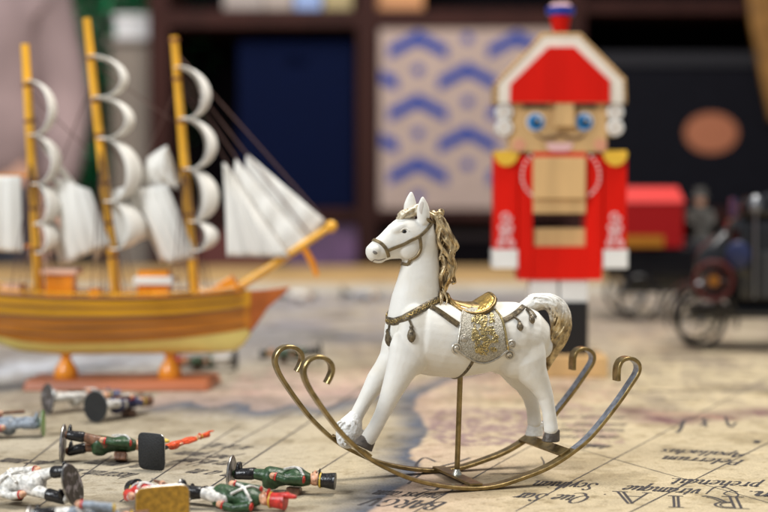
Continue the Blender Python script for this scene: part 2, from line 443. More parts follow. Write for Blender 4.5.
# gilt scrollwork in the middle of the blanket
rd = random.Random(11); k = MB(); k2 = MB()
for i in range(90):
    u = rd.uniform(.28, .80); v = rd.uniform(.2, .84); q = bl(u, v)
    sp = spiral(q.x, q.y, rd.uniform(1.6, 3.2), rd.uniform(.6, 1.3), rd.uniform(0, 6.28), rd.choice((-1, 1)), .2)
    P, N = path_on(sp, 1, 1, .0013)
    k.tube(P, .00042, 6); k2.tube(mir(P), .00042, 6)
k.build('gilt_scrollwork', M['ornament'], blankets[0]); k2.build('gilt_scrollwork', M['ornament'], blankets[1])

# girth
c0, n0 = on(468.3, 366); loopP = []; loopN = []
cc = hp(466, 340, 0)
for i in range(72):
    a = 2*math.pi*i/72; d = Vector((-.35*max(0, -math.sin(a))*1.0, math.cos(a), math.sin(a))).normalized()
    h = BV.ray_cast(cc + d*.08, -d)
    if h[0]: loopP.append(h[0].copy()); loopN.append(h[1].copy())
k = MB(); k.strip(loopP, loopN, .0011, .0008, closed=True); k.build('girth', M['strap'], horse)

# saddle
mid = catmull([(446.5,293,0),(451,298,0),(458,302.8,0),(466,304,0),(475.5,300.8,0),(483,295.8,0),(487,293.2,0),(489.5,292.6,0)], 5)
edg = catmull([(448.5,297,0),(452.5,303,0),(459.5,308.6,0),(469,312,0),(480,312.4,0),(488.5,308.8,0),(494,302.8,0),(495.2,298,0)], 5)
hw = catmull([(9,0,0),(13,0,0),(19,0,0),(24,0,0),(26,0,0),(25,0,0),(21,0,0),(15,0,0)], 5)
ns = len(mid); nw = 16; top = []
for i in range(ns):
    m0 = hp(mid[i].x, mid[i].y, 0); e0 = hp(edg[i].x, edg[i].y, -hw[i].x*PX); row = []
    for j in range(nw+1):
        v = j/nw*2-1; s_ = abs(v)**1.8
        row.append(Vector((m0.x+(e0.x-m0.x)*s_, v*hw[i].x*PX, m0.z+(e0.z-m0.z)*s_)))
    top.append(row)
k = MB(); vs = [p for r in top for p in r]; fs = []
for i in range(ns-1):
    for j in range(nw):
        a = i*(nw+1)+j; fs.append((a, a+1, a+nw+2, a+nw+1))
k.add(vs, fs)
sad = k.build('saddle', M['gold'], horse)
so = sad.modifiers.new('thick', 'SOLIDIFY'); so.thickness = .0024; so.offset = -1
ring = [r[0] for r in top] + top[-1][1:] + [r[-1] for r in top[::-1]][1:] + top[0][::-1][1:-1]
ring = [p + Vector((0, 0, -.0008)) for p in ring]
k = MB(); k.tube(ring, .00135, 10, closed=True); k.build('saddle_rim', M['saddlerim'], sad)
# filler under the seat
k = MB(); k.loft([sec(452,304,5,10), sec(462,310,9,18), sec(475,311,10,22), sec(485,307.5,8,20), sec(489.5,301,4,13)], 16); k.build('seat_base', M['saddlerim'], sad)

# mane
def strand(k, pts, r, n=7):
    P = catmull([hp(x, y, Y*PX) for x, y, Y in pts], 5); L = len(P)
    k.tube(P, [r*PX*(.55+.45*math.sin(math.pi*min(1, .15+i/L))) for i in range(L)], n)
rd = random.Random(21); k = MB()
core = [(432,213,4,6),(437.5,218,6,8),(441.5,228,7,9),(445,240,8.5,10),(446,250,8,10),(446,262,7.5,9),(446,272,7.5,9),(444.5,282,6,8),(442.5,291,4.5,6),(442,298,3,4)]
k.loft([(hp(x, y, 0), a*.9*PX, w*.9*PX) for x, y, a, w in core], 16)
cp = catmull([(x, y, 0) for x, y, _, _ in core], 6); cr = catmull([(a, w, 0) for _, _, a, w in core], 6)
for s_ in range(64):
    ph = rd.uniform(0, 6.28); st = rd.randint(0, 16); ln = rd.randint(18, 30); wv = rd.uniform(.5, 1.1)*rd.choice((-1, 1)); pts = []
    for i in range(0, ln, 3):
        q = min(st+i, len(cp)-1); a = ph + wv*math.sin(i*.22+ph*2)*1.1 + i*.02
        rr = 1.02+.10*math.sin(i*.35+ph)
        pts.append((cp[q].x+math.cos(a)*cr[q].x*rr, cp[q].y+1.5*math.sin(i*.3+ph), math.sin(a)*cr[q].y*rr))
    strand(k, pts, rd.uniform(.9, 1.7))
# curling locks at the back edge
for pts in ([(440,214,-3),(447,224,-5),(452,234,-5),(457,242,-3),(458.6,247,0),(455,251,-2),(451,249,-5)],
            [(442,222,-7),(449,233,-8),(453.5,243,-6),(452,252,-5),(448,257,-7)],
            [(446,246,-5),(452,256,-6),(454.6,265,-4),(453,274,-3),(454.5,281,0),(451,283,-3)],
            [(447,262,-7),(452,270,-6),(449.5,279,-7),(446,287,-6),(445,295,-5)],
            [(441,230,-9),(438.5,240,-11),(442,250,-10),(440,259,-10)],
            [(442,256,-9),(445,266,-10),(441,276,-10),(442,288,-8)],
            [(437,212,-4),(441,211,-3),(443,214,0),(441,219,-4)],
            [(443,290,-7),(446,296,-9),(448,301,-11),(446.5,306,-13)],
            [(441,292,-9),(442.5,298,-12),(442,305,-15)]):
    for e in range(5):
        dx, dy, dz = rd.uniform(-1.8, 1.2), rd.uniform(-1.5, 1.5), rd.uniform(-3, 3)
        strand(k, [(x+dx, y+dy, Y+dz) for x, y, Y in pts], rd.uniform(.9, 1.5), 8)
voxel(k, 'mane', M['mane'], horse, .00028, 0)
# forelock
k = MB()
fl = random.Random(4)
for i in range(16):
    x = 398+fl.uniform(0, 1)**.9*20; y0 = 217-(x-398)*.42+fl.uniform(-2, 1.5); Y = fl.uniform(-8, 8)
    strand(k, [(x+3, y0-3, Y), (x, y0-1.5, Y-1.5), (x-3, y0+1.5, Y), (x-2, y0+4, Y+2)], 2.0)
k.loft([sec(399,219,3,6), sec(406,215,4.5,8), sec(414,212,4.5,8), sec(421,211,4,7)], 12)
M['forelock'] = mat('gilded_forelock', (.34, .24, .11), .42, .3, scale=350, col2=(.78, .72, .58), bump=.5, bscale=500, thr=(.3, .6))
voxel(k, 'forelock', M['forelock'], horse, .0004, 1)

# tail: white at the root, antique gold towards the tip
tc = [(524,308,7,8),(531,303.5,8.2,9),(540,301.3,7.5,9.5),(549.5,302,8,10),(556.5,307.5,9.2,10),(560,316,9.2,10),(560.5,326,9.5,10),(558.5,336,9.8,9.5),(554.8,346,8.6,8.5),(551,355,6.4,6.5),(548.5,363,4,4.5),(547,370,1.6,2)]
k = MB(); k.loft([(hp(x, y, 0), a*PX, w*PX) for x, y, a, w in tc], 16)
cp = catmull([(x, y, 0) for x, y, _, _ in tc], 5); cr = catmull([(a, w, 0) for _, _, a, w in tc], 5)
for s_ in range(48):
    ph = s_*2.399; st = rd.randint(2, 20); ln = rd.randint(20, 34); pts = []
    for i in range(0, ln, 3):
        q = min(st+i, len(cp)-2); t = (cp[min(q+1, len(cp)-1)]-cp[q-1]).normalized(); nx, ny = -t.y, t.x
        a = ph + .5*math.sin(i*.16+ph*1.7)+i*.03; rr = 1.0+.09*math.sin(i*.3+ph)
        pts.append((cp[q].x+nx*math.cos(a)*cr[q].x*rr, cp[q].y+ny*math.cos(a)*cr[q].x*rr, math.sin(a)*cr[q].y*rr))
    strand(k, pts, rd.uniform(.9, 1.6))
tm = mat('tail_hair', (.12, .072, .028), .38, .45, scale=260, col2=(.64, .48, .25), bump=.7, bscale=420, thr=(.3, .62))
nt = tm.node_tree; bs = nt.nodes['Principled BSDF']
src = bs.inputs['Base Color'].links[0].from_socket
tcn = nt.nodes.new('ShaderNodeTexCoord'); sp = nt.nodes.new('ShaderNodeSeparateXYZ'); nt.links.new(tcn.outputs['Object'], sp.inputs[0])
nz = nt.nodes.new('ShaderNodeTexNoise'); nz.inputs['Scale'].default_value = 130; nt.links.new(tcn.outputs['Object'], nz.inputs['Vector'])
zt = hp(560, 301, 0).z; zb = hp(560, 322, 0).z
ad = nt.nodes.new('ShaderNodeMath'); ad.operation = 'MULTIPLY_ADD'; ad.inputs[1].default_value = .022; nt.links.new(nz.outputs['Fac'], ad.inputs[0]); nt.links.new(sp.outputs['Z'], ad.inputs[2])
mr = nt.nodes.new('ShaderNodeMapRange'); mr.inputs['From Min'].default_value = zb+.011; mr.inputs['From Max'].default_value = zt+.011; nt.links.new(ad.outputs[0], mr.inputs['Value'])
mx = nt.nodes.new('ShaderNodeMix'); mx.data_type = 'RGBA'; nt.links.new(mr.outputs[0], mx.inputs['Factor']); nt.links.new(src, mx.inputs['A']); mx.inputs['B'].default_value = (.80, .78, .73, 1)
nt.links.new(mx.outputs['Result'], bs.inputs['Base Color'])
sb = nt.nodes.new('ShaderNodeMath'); sb.operation = 'MULTIPLY_ADD'; sb.inputs[1].default_value = -.45; sb.inputs[2].default_value = .45; nt.links.new(mr.outputs[0], sb.inputs[0]); nt.links.new(sb.outputs[0], bs.inputs['Metallic'])
voxel(k, 'tail', tm, horse, .0003, 0)

# rockers: two bent brass strips joined by three flat bars
rp = [(326.2,386.2),(329.6,379.5),(331.6,373),(330.4,366.5),(325,361.4),(317,359.6),(309.3,362.3),(304.2,369),(303.4,377),(307.6,388.6),(315.5,401.5),(326,416.6),(340,434.6),(355.4,450),(366,459),(380,468),(408,480.6),(438.6,488),(471.4,490.8),(497,488),(525.3,478.8),(548,469.3),(570,455.4),(590,438.5),(613.7,409.4),(629.5,386.8),(636.6,375.2),(637.2,367.3),(632.8,362.2),(626.3,360.8),(620.6,363.2),(617.4,369),(616.6,376),(616.6,383.3)]
rl = catmull([hp(x, y, -.030) for x, y in rp], 6)
zmin = min(p.z for p in rl); rl = [p - Vector((0, 0, zmin-.0014)) for p in rl]
def runner(Y):
    k = MB(); W, Tn = .0036, .0012; rg = []
    for i, p in enumerate(rl):
        t = (rl[min(i+1, len(rl)-1)]-rl[max(i-1, 0)]).normalized(); n = Vector((-t.z, 0, t.x)); q = Vector((p.x, Y, p.z)); e = .0004
        rg.append([q+Yv*a+n*c for a, c in ((-W+e,-Tn),(W-e,-Tn),(W,-Tn+e),(W,Tn-e),(W-e,Tn),(-W+e,Tn),(-W,Tn-e),(-W,-Tn+e))])
    k.rings(rg)
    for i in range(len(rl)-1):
        if 22*6 < i < 28.5*6: k.m[i*8+4] = 1  # inner faces of the right-hand arms get the painted reflection
    k.build('rocker', [M['brass'], M['grey_metal']], horse, sharp=30)
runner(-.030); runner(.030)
def crossbar(px, py, w):
    p = min(rl, key=lambda q: (q - hp(px, py, -.030)).length); i = rl.index(p)
    t = (rl[i+1]-rl[i-1]).normalized(); n = Vector((-t.z, 0, t.x))
    if n.z < 0: n = -n
    k = MB(); a = Vector((p.x, 0, p.z)) + n*.0019; vs = []
    for y in (-.0305, .0305):
        for u, c in ((-w, -.0008), (w, -.0008), (w, .0008), (-w, .0008)): vs.append(a + t*u + n*c + Yv*y)
    k.add(vs, [(0,1,2,3),(7,6,5,4),(0,4,5,1),(1,5,6,2),(2,6,7,3),(3,7,4,0)])
    k.build('crossbar', M['brass'], horse, smooth=False, bevel=.0003); return a
crossbar(364, 458, .003); ac = crossbar(474, 490.8, .0042); crossbar(566, 458, .0036)
top_ = hp(460.3, 374, 0); bot = Vector((ac.x, 0, ac.z))
k = MB(); k.tube([bot, bot.lerp(top_, .5), top_], .0017, 16); k.build('support_rod', M['brass'], horse)
k = MB(); k.lathe([(.0033, 0), (.003, .0012), (.0021, .0026), (.0018, .0036)], bot+Vector((0, 0, .0006)), 14); k.build('solder_joint', M['solder'], horse)
# ------------------------------------------------------------------ room, table and the printed map cloth
M['wall'] = mat('wall_paint', (.42, .38, .33), .9, var=.06, scale=2, bump=.1, bscale=40)
M['floor'] = mat('floor_boards', (.14, .085, .05), .5, var=.3, scale=6, stretch=(1, 8, 1))
k = MB(); k.add([(-6, -3, -.75), (6, -3, -.75), (6, 6, -.75), (-6, 6, -.75)], [(0, 1, 2, 3)]); o = k.build('floor', M['floor'], smooth=False); o['kind'] = 'structure'
k = MB(); k.box((-5, 4.62, -.75), (5, 4.75, 2.4)); o = k.build('wall', M['wall'], smooth=False); o['kind'] = 'structure'

YF = ground(400, 266).y          # far edge of the table
M['tablewood'] = mat('table_wood', (.24, .14, .07), .45, var=.3, scale=8, stretch=(1, 9, 1))
k = MB(); k.box((-1.25, .42, -.035), (1.25, YF+.012, -.0012)); tb = k.build('table', M['tablewood'], bevel=.003); tb['kind'] = 'structure'
for x in (-1.15, 1.15):
    for y in (.5, YF-.09):
        k = MB(); k.box((x-.035, y-.035, -.75), (x+.035, y+.035, -.036)); k.build('table_leg', M['tablewood'], tb)

rng = np.random.default_rng(3)
def vnoise(x, y, seed=0):
    g = np.random.default_rng(seed).random((257, 257))
    xi = np.floor(x).astype(int); yi = np.floor(y).astype(int); fx = x-xi; fy = y-yi
    fx = fx*fx*(3-2*fx); fy = fy*fy*(3-2*fy); a = xi % 256; c = yi % 256
    return (g[a, c]*(1-fx)+g[a+1, c]*fx)*(1-fy) + (g[a, c+1]*(1-fx)+g[a+1, c+1]*fx)*fy
def fbm(x, y, s, seed=0, o=4):
    r = 0; w_ = 0
    for i in range(o):
        r = r + vnoise(x*s*2**i+17.3*i+500, y*s*2**i+9.1*i+500, seed+i)*.5**i; w_ += .5**i
    return r/w_
def gp(L): return np.array([[*ground(x, y)[:2]] for x, y in L])
def dens(L, n=10):
    return [(v.x, v.y) for v in catmull([(x, y, 0) for x, y in L], n)]
def dist(X, Y, L):                # distance to a polyline and the side it lies on
    best = np.full(X.shape, 1e9); side = np.zeros(X.shape)
    for (ax, ay), (bx, by) in zip(L[:-1], L[1:]):
        dx, dy = bx-ax, by-ay; q = dx*dx+dy*dy+1e-12
        t = np.clip(((X-ax)*dx+(Y-ay)*dy)/q, 0, 1); d = np.hypot(X-ax-t*dx, Y-ay-t*dy)
        sd = np.sign((X-ax)*dy-(Y-ay)*dx); m = d < best; best = np.where(m, d, best); side = np.where(m, sd, side)
    return best, side
def sm(a, b_, x):
    t = np.clip((x-a)/(b_-a), 0, 1); return t*t*(3-2*t)

xs = np.concatenate([np.linspace(-1.2, -.42, 70)[:-1], np.arange(-.42, .42, .0017), np.linspace(.42, 1.2, 70)])
ys = np.concatenate([np.linspace(.46, .8, 40)[:-1], np.arange(.8, 1.15, .0016), np.geomspace(1.15, YF, 260)])
X, Y = np.meshgrid(xs, ys)
n1 = fbm(X, Y, 9, 1); n2 = fbm(X, Y, 40, 5); n3 = fbm(X, Y, 160, 9, 3)
cream = np.array(lin((186, 170, 139))); pale = np.array(lin((165, 155, 137))); blue = np.array(lin((86, 90, 101))); pink = np.array(lin((180, 152, 136)))
dark = np.array(lin((112, 92, 84))); sea = np.array(lin((178, 181, 190))); ochre = np.array(lin((172, 140, 92)))
col = np.ones(X.shape+(3,))*cream
def mixc(c, a): 
    global col
    a = np.clip(a, 0, 1)[..., None]; col = col*(1-a)+np.array(c)*a
# the paper is greyer to the left
mixc(pale, sm(.02, -.12, X)*.9)
wob = (n2-.5)*.012
# coast: sea wash that is dark along the shore and fades outwards
c1 = gp(dens([(352,530),(372,507),(392,492),(409,478),(418,466),(410,452),(422,440),(424,424),(414,412),(416,399),(432,388),(458,378),(486,371)]))
d, s_ = dist(X+wob, Y+wob, c1)
mixc(pink, np.where(s_ > 0, np.exp(-(d/.05)**1.3)*.8, 0)*sm(.3, .55, n1+.15))
mixc(blue, np.where(s_ < 0, np.exp(-(d/.023)**1.8)*.97, np.exp(-(d/.0022)**2)*.8)*(.75+.5*n2))
c2 = gp(dens([(150,408),(185,402),(215,407),(240,402),(262,411),(292,405),(318,409),(345,401),(370,396)]))
d2, s2 = dist(X+wob, Y+wob*2, c2)
mixc(pink, np.where(s2 < 0, np.exp(-(d2/.11)**2)*.8, 0)*(X > -.2))
mixc(blue, np.where(s2 > 0, np.exp(-(d2/.032)**1.6)*.95, np.exp(-(d2/.05)**2)*.4)*(.7+.6*n2))
# pale sea behind the ship
d3, _ = dist(X, Y, gp([(-60, 372), (60, 366), (140, 354)]))
mixc(sea, np.exp(-(d3/.11)**2)*.95)
d3, _ = dist(X+wob, Y, gp(dens([(-20, 392), (30, 384), (75, 370), (120, 362)]))); mixc(blue, np.exp(-(d3/.02)**2)*.7)
# land behind: warm with broad pink and ochre washes
far = sm(1.45, 1.9, Y)
mixc((.36, .305, .245), far*.55)
mixc((.20, .15, .125), far*sm(.46, .62, n1)*.6)
mid = sm(1.05, 1.3, Y)
mixc(lin((112, 98, 88)), mid*sm(.5, .64, fbm(X, Y*.35, 60, 91, 3))*.32)
mixc(lin((96, 84, 82)), mid*sm(.56, .68, fbm(X, Y*.5, 18, 93))*.3)
mixc((.10, .09, .09), far*sm(.60, .72, fbm(X, Y*.5, 22, 33))*.5)
mixc(blue*1.3, far*sm(.55, .66, fbm(X, Y, 5, 31))*.55)
# engraved mountains, forests and lines of small writing, blurred into grey rows
def patch(pts, c, a, rows, r):
    global col
    G = gp(pts); x0, y0 = G.min(0); x1, y1 = G.max(0); cx, cy = (x0+x1)/2, (y0+y1)/2
    e = ((X-cx)/((x1-x0)/2))**4 + ((Y-cy)/((y1-y0)/2))**4
    m = sm(1.15, .75, e+(n2-.5)*.9); tex = sm(.42, .6, n3*.45+n2*.25+fbm(X*1.0, Y*.45, rows, r, 3)*.35)
    mixc(c, m*tex*a)
patch([(424,408),(560,446)], lin((128,104,104)), .85, 190, 41)
patch([(548,402),(632,446)], lin((140,112,108)), .6, 190, 43)
patch([(470,372),(640,404)], lin((176,142,124)), .45, 120, 47)
patch([(600,330),(768,352)], lin((170,140,112)), .35, 90, 51)
patch([(590,300),(768,326)], lin((150,128,112)), .4, 60, 53)
patch([(420,294),(560,330)], lin((120,116,122)), .5, 50, 57)
patch([(230,290),(400,332)], lin((140,136,144)), .55, 46, 59)
patch([(240,368),(400,396)], lin((196,160,150)), .45, 90, 61)
d4, _ = dist(X, Y+wob*2, gp(dens([(636,411),(660,419),(684,421),(705,417),(730,415),(765,411)])))
mixc(lin((112,80,80)), np.exp(-(d4/.021)**2)*(.25+1.1*n2))
d4, _ = dist(X, Y+wob*2, gp(dens([(655,414),(690,414),(720,418)]))); mixc(lin((186,146,124)), np.exp(-(d4/.006)**2)*.5)
# far border of the print: pale margin, then a golden frame
ye = ground(400, 284).y
mixc(lin((176,168,154)), sm(ye-.30, ye-.22, Y))
mixc(lin((132,130,132)), sm(ye-.30, ye-.27, Y)*sm(ye-.2, ye-.23, Y)*.7)
mixc(ochre, sm(ye+.0, ye+.03, Y)); 
stain = sm(.56, .7, fbm(X, Y, 14, 71))*.22+sm(.60, .72, fbm(X, Y, 55, 77))*.16+sm(.64, .74, fbm(X, Y, 210, 79, 3))*.22
col *= (.90+.2*n2+.26*(n3-.5)+.16*(n1-.5)-stain)[..., None]*np.array([1, .985, .95])**(stain*8)[..., None]

ny, nx = X.shape
mapmb = MB()
vs = np.stack([X.ravel(), Y.ravel(), np.zeros(X.size)], 1)
me = bpy.data.meshes.new('map_tablecloth')
idx = (np.arange(ny-1)[:, None]*nx+np.arange(nx-1)[None]).ravel()
quads = np.stack([idx, idx+1, idx+nx+1, idx+nx], 1)

# lettering and thin lines: ribbons of a slanted nib, joined into the cloth's mesh
IV, IF = [], []
zlay = [0]
def ribbon(P, w):
    # P: list of ground points (x, y); w: half widths
    zlay[0] += 1; z = .00012 + (zlay[0] % 40)*3e-6; o = len(IV); n = len(P)
    for i, (x, y) in enumerate(P):
        a = P[max(i-1, 0)]; b_ = P[min(i+1, n-1)]; tx, ty = b_[0]-a[0], b_[1]-a[1]; l = math.hypot(tx, ty) or 1
        nx_, ny_ = -ty/l*w[i], tx/l*w[i]; IV.append((x+nx_, y+ny_, z)); IV.append((x-nx_, y-ny_, z))
    for i in range(n-1): IF.append((o+2*i, o+2*i+1, o+2*i+3, o+2*i+2))
def line(a, c, w=.00035):
    A = ground(*a); B_ = ground(*c); n = 24; rr = random.Random(int(a[0]*7+c[1])); P = []
    for i in range(n+1):
        t = i/n; P.append((A.x+(B_.x-A.x)*t, A.y+(B_.y-A.y)*t))
    ribbon(P, [w*(.75+.5*rr.random()) for _ in P])
for a, c, w in (((515.6,511.5),(690,418.7),.0005), ((622,516.5),(780,437),.00055), ((560,444),(790,509),.00042), ((190,500.5),(318,416.5),.0007), ((268,503),(352,450),.0005),
                ((-12,495),(70,431),.0006), ((38,507),(112,456),.0006), ((120,502),(176,465),.0006), ((410,514.7),(500,463),.0005), ((318,416.5),(372,382),.0008),
                ((200,462),(300,408),.0005), ((690,418.7),(800,362),.0005), ((-10,440),(60,400),.0006), ((176,465),(240,425),.0005), ((500,463),(560,430),.0004)):
    line(a, c, w)
G = {}
def L(c, w_, *st): G[c] = (w_, st)
L('a', .62, [(.5,.8),(.34,1),(.12,.78),(.04,.35),(.16,.02),(.34,.16),(.5,.7)], [(.54,1),(.46,.2),(.54,0),(.66,.14)])
L('b', .6, [(.1,1.75),(.06,.25),(.2,0),(.42,.2),(.52,.62),(.38,1),(.1,.7)])
L('c', .5, [(.46,.82),(.34,1),(.1,.72),(.05,.28),(.2,0),(.44,.2)])
L('d', .62, [(.5,.8),(.34,1),(.12,.75),(.04,.3),(.16,.02),(.36,.2),(.5,.7)], [(.58,1.75),(.46,.2),(.54,0),(.66,.14)])
L('e', .52, [(.08,.5),(.34,.6),(.46,.84),(.32,1),(.1,.7),(.05,.28),(.2,0),(.46,.22)])
L('f', .44, [(.52,1.62),(.4,1.78),(.26,1.5),(.2,.4),(.12,-.4),(0,-.6)], [(.04,.95),(.46,.98)])
L('g', .6, [(.5,.8),(.34,1),(.12,.75),(.05,.35),(.18,.05),(.36,.2),(.5,.8)], [(.54,1),(.46,-.2),(.3,-.6),(.06,-.5)])
L('h', .64, [(.16,1.75),(.08,0)], [(.1,.55),(.3,.95),(.48,.9),(.46,.2),(.54,0),(.68,.16)])
L('i', .34, [(.02,.82),(.16,1),(.12,.2),(.2,0),(.34,.16)], [(.18,1.38),(.22,1.44)])
L('k', .6, [(.16,1.75),(.08,0)], [(.46,.98),(.12,.5),(.3,.4),(.56,0)])
L('l', .34, [(.2,1.75),(.1,.2),(.18,0),(.34,.16)])
L('m', 1., [(.02,.85),(.14,1),(.1,0)], [(.12,.6),(.32,.98),(.44,.86),(.4,0)], [(.42,.6),(.64,.98),(.78,.86),(.74,.15),(.84,0),(.98,.16)])
L('n', .7, [(.02,.85),(.14,1),(.1,0)], [(.12,.55),(.34,.98),(.5,.86),(.46,.15),(.56,0),(.7,.16)])
L('o', .56, [(.3,1),(.1,.7),(.06,.3),(.22,0),(.44,.3),(.48,.72),(.3,1)])
L('p', .62, [(.02,.85),(.16,1),(.02,-.7)], [(.1,.6),(.32,1),(.52,.7),(.42,.2),(.22,0),(.08,.2)])
L('q', .6, [(.5,.8),(.34,1),(.12,.75),(.04,.3),(.16,.02),(.34,.16),(.5,.75)], [(.56,1),(.42,-.7)], [(.3,-.68),(.54,-.62)])
L('r', .48, [(.02,.85),(.14,1),(.08,0)], [(.12,.6),(.3,.98),(.46,.9)])
L('s', .46, [(.42,.85),(.28,1),(.1,.8),(.34,.4),(.28,.05),(.12,0),(.0,.14)])
L('t', .38, [(.2,1.4),(.1,.2),(.2,0),(.36,.18)], [(.02,.98),(.36,1)])
L('u', .66, [(.02,.85),(.14,1),(.08,.25),(.2,0),(.38,.2),(.48,.8)], [(.52,1),(.46,.2),(.54,0),(.68,.16)])
L('v', .58, [(.02,.9),(.14,1),(.18,.4),(.22,.02),(.46,.5),(.48,1)])
L('y', .6, [(.02,.9),(.14,1),(.2,.3),(.26,.02)], [(.52,1),(.3,.1),(.12,-.5),(-.06,-.6)])
L('.', .24, [(.06,.0),(.12,.1)])
L(',', .24, [(.1,.1),(.12,-.05),(.02,-.3)])
L(' ', .4)
L('Q', 1.0, [(.5,1.6),(.2,1.35),(.06,.8),(.16,.2),(.42,0),(.74,.25),(.9,.85),(.78,1.4),(.5,1.6)], [(.4,.05),(.6,-.4),(.95,-.55),(1.4,-.35)])
L('S', .74, [(.66,1.35),(.5,1.6),(.26,1.5),(.2,1.15),(.5,.7),(.54,.25),(.3,0),(.04,.12),(.02,.4)])
L('P', .8, [(.24,1.6),(.12,0)], [(.02,0),(.3,0)], [(.1,1.58),(.5,1.6),(.7,1.3),(.5,.85),(.2,.8)])
L('A', .9, [(.0,0),(.56,1.6),(.74,0)], [(.22,.6),(.66,.6)], [(-.1,0),(.14,0)], [(.6,0),(.88,0)])
L('B', .85, [(.16,1.6),(.1,0)], [(.02,1.58),(.5,1.6),(.66,1.25),(.4,.85),(.16,.84)], [(.4,.85),(.74,.5),(.5,.02),(.02,0)])
L('R', .95, [(.16,1.6),(.1,0)], [(.02,1.58),(.5,1.6),(.66,1.25),(.4,.85),(.16,.84)], [(.38,.85),(.6,.2),(.92,0)], [(0,0),(.26,0)])
L('G', 1.0, [(.84,1.3),(.6,1.6),(.24,1.4),(.06,.8),(.2,.2),(.5,0),(.8,.2),(.82,.7)], [(.62,.7),(.96,.7)])
L('V', .95, [(.08,1.6),(.44,0),(.84,1.6)], [(-.04,1.6),(.24,1.6)], [(.7,1.6),(.98,1.6)])
def write(txt, start, end, xh, sh=.32, w=.13, fit=True):
    # upside-down line on the cloth that runs from pixel start to pixel end
    A = ground(*start); B_ = ground(*end); bx, by = B_.x-A.x, B_.y-A.y; Ln = math.hypot(bx, by); bx /= Ln; by /= Ln; ux, uy = -by, bx
    xh *= 1.42; tot = sum(G[c][0] for c in txt)+.06*len(txt); sc = Ln/tot; pen = 0; rr = random.Random(len(txt)*7)
    for c in txt:
        wd, st = G[c]
        for s in st:
            q = catmull([(x, y, 0) for x, y in s], 6 if len(s) > 2 else 4); P = []; W = []
            for i, v in enumerate(q):
                x = (pen+v.x)*sc + sh*v.y*xh*.5; y = v.y*xh
                P.append((A.x+bx*x+ux*y, A.y+by*x+uy*y))
                t = (q[min(i+1, len(q)-1)]-q[max(i-1, 0)]); an = math.atan2(t.y*xh, t.x*sc)
                W.append(sc*w*1.08*(.34+.66*abs(math.sin(an-R(35))))*.5*(.9+.2*rr.random()))
            ribbon(P, W)
        pen += wd+.06
write('vtramque', (703, 489.5), (626.5, 485.6), .0095, w=.20)
write('Scythian', (598.5, 483.6), (536, 481), .0098, w=.2)
write('prehendit.', (762, 482.8), (670, 478.4), .0095, w=.19)
write('on.', (790, 493.3), (746, 491), .0095, w=.2)
write('Que', (591.5, 496.6), (557, 494.6), .0098, w=.2)
write('.', (607, 494.5), (601, 494.2), .01)
write('Sar', (548.5, 494.2), (519, 492.8), .0098, w=.2)
write('Apallachis.', (748, 453.5), (660, 448.6), .0082, w=.22)
write('Pelerrum', (745, 460.5), (664, 456), .0085, w=.22)
write('BARGV', (447, 502.8), (372, 497.8), .0095, .2, w=.24)
write('pulysi aum', (444, 494.4), (378, 490.4), .0085, w=.2)
write('tala', (612, 446), (584, 443.8), .008, w=.24)
write('n.', (762, 441), (752, 440.5), .008, w=.3)
for tx, a, c in (('tuscarum sinus', (140,474),(64,468)), ('mare del nort', (246,463),(186,458)), ('pars quam', (236,456),(184,451)), ('vt in his', (256,447),(214,443)), ('que nunc', (56,462),(6,458)), ('al quem', (150,465),(95,460)), ('n a m', (240,473),(196,469))):
    write(tx, a, c, .0095, w=.16)
rr = random.Random(9)
def scrib(y0, x0, x1, xh=.007):
    x = x1
    while x > x0:
        n = rr.randint(3, 9); wd = n*rr.uniform(5.2, 6.2)*(y0-190)/250
        write(''.join(rr.choice('aeiouumnrstlcd') for _ in range(n)), (x, y0+rr.uniform(-.4, .4)), (x-wd, y0-wd*.03), xh, w=.15); x -= wd+4
for y0, x0, x1 in ((362,590,770),(369,596,776),(376,602,770),(383,606,772),(391,640,770),(398,650,700),(357,610,740),(436,548,620),(430,552,625),(424,556,628),(417,560,626)): scrib(y0, x0, x1)
# large outlined capitals, drawn with double stems
def cap(strokes, start, end, h, w=.0008):
    A = ground(*start); B_ = ground(*end); bx, by = B_.x-A.x, B_.y-A.y; Ln = math.hypot(bx, by); bx /= Ln; by /= Ln; ux, uy = -by, bx
    for s, ww in strokes:
        q = catmull([(x, y, 0) for x, y in s], 8) if len(s) > 2 else [Vector((*s[0], 0)).lerp(Vector((*s[1], 0)), i/6) for i in range(7)]
        ribbon([(A.x+bx*v.x*Ln+ux*v.y*h, A.y+by*v.x*Ln+uy*v.y*h) for v in q], [w*ww]*len(q))
cap([([(.2,1),(.2,0)],1),([(.36,1),(.36,0)],1),([(0,1),(.56,1)],.9),([(0,0),(.56,0)],.9),([(.36,.98),(.62,.98),(.8,.8),(.76,.62),(.58,.5),(.36,.48)],1.1),([(.4,.9),(.58,.9),(.68,.78),(.64,.64),(.5,.56),(.4,.55)],.7),([(.5,.5),(.68,.2),(.9,.02),(1.06,.04)],1.2),([(.62,.5),(.78,.24),(.95,.1)],.7)], (744,497.3), (704,496.2), .033)
cap([([(.36,1),(.36,0)],1),([(.62,1),(.62,0)],1),([(.05,1),(.95,1)],.9),([(.05,0),(.95,0)],.9)], (684,496.6), (667,496), .032)
cap([([(.1,0),(.46,1)],.8),([(.42,.98),(.74,0)],1.1),([(.52,1),(.88,0)],1.1),([(.24,.36),(.66,.36)],.8),([(0,0),(.26,0)],.9),([(.62,0),(1.02,0)],.9)], (652,493.2), (613,491.5), .034)
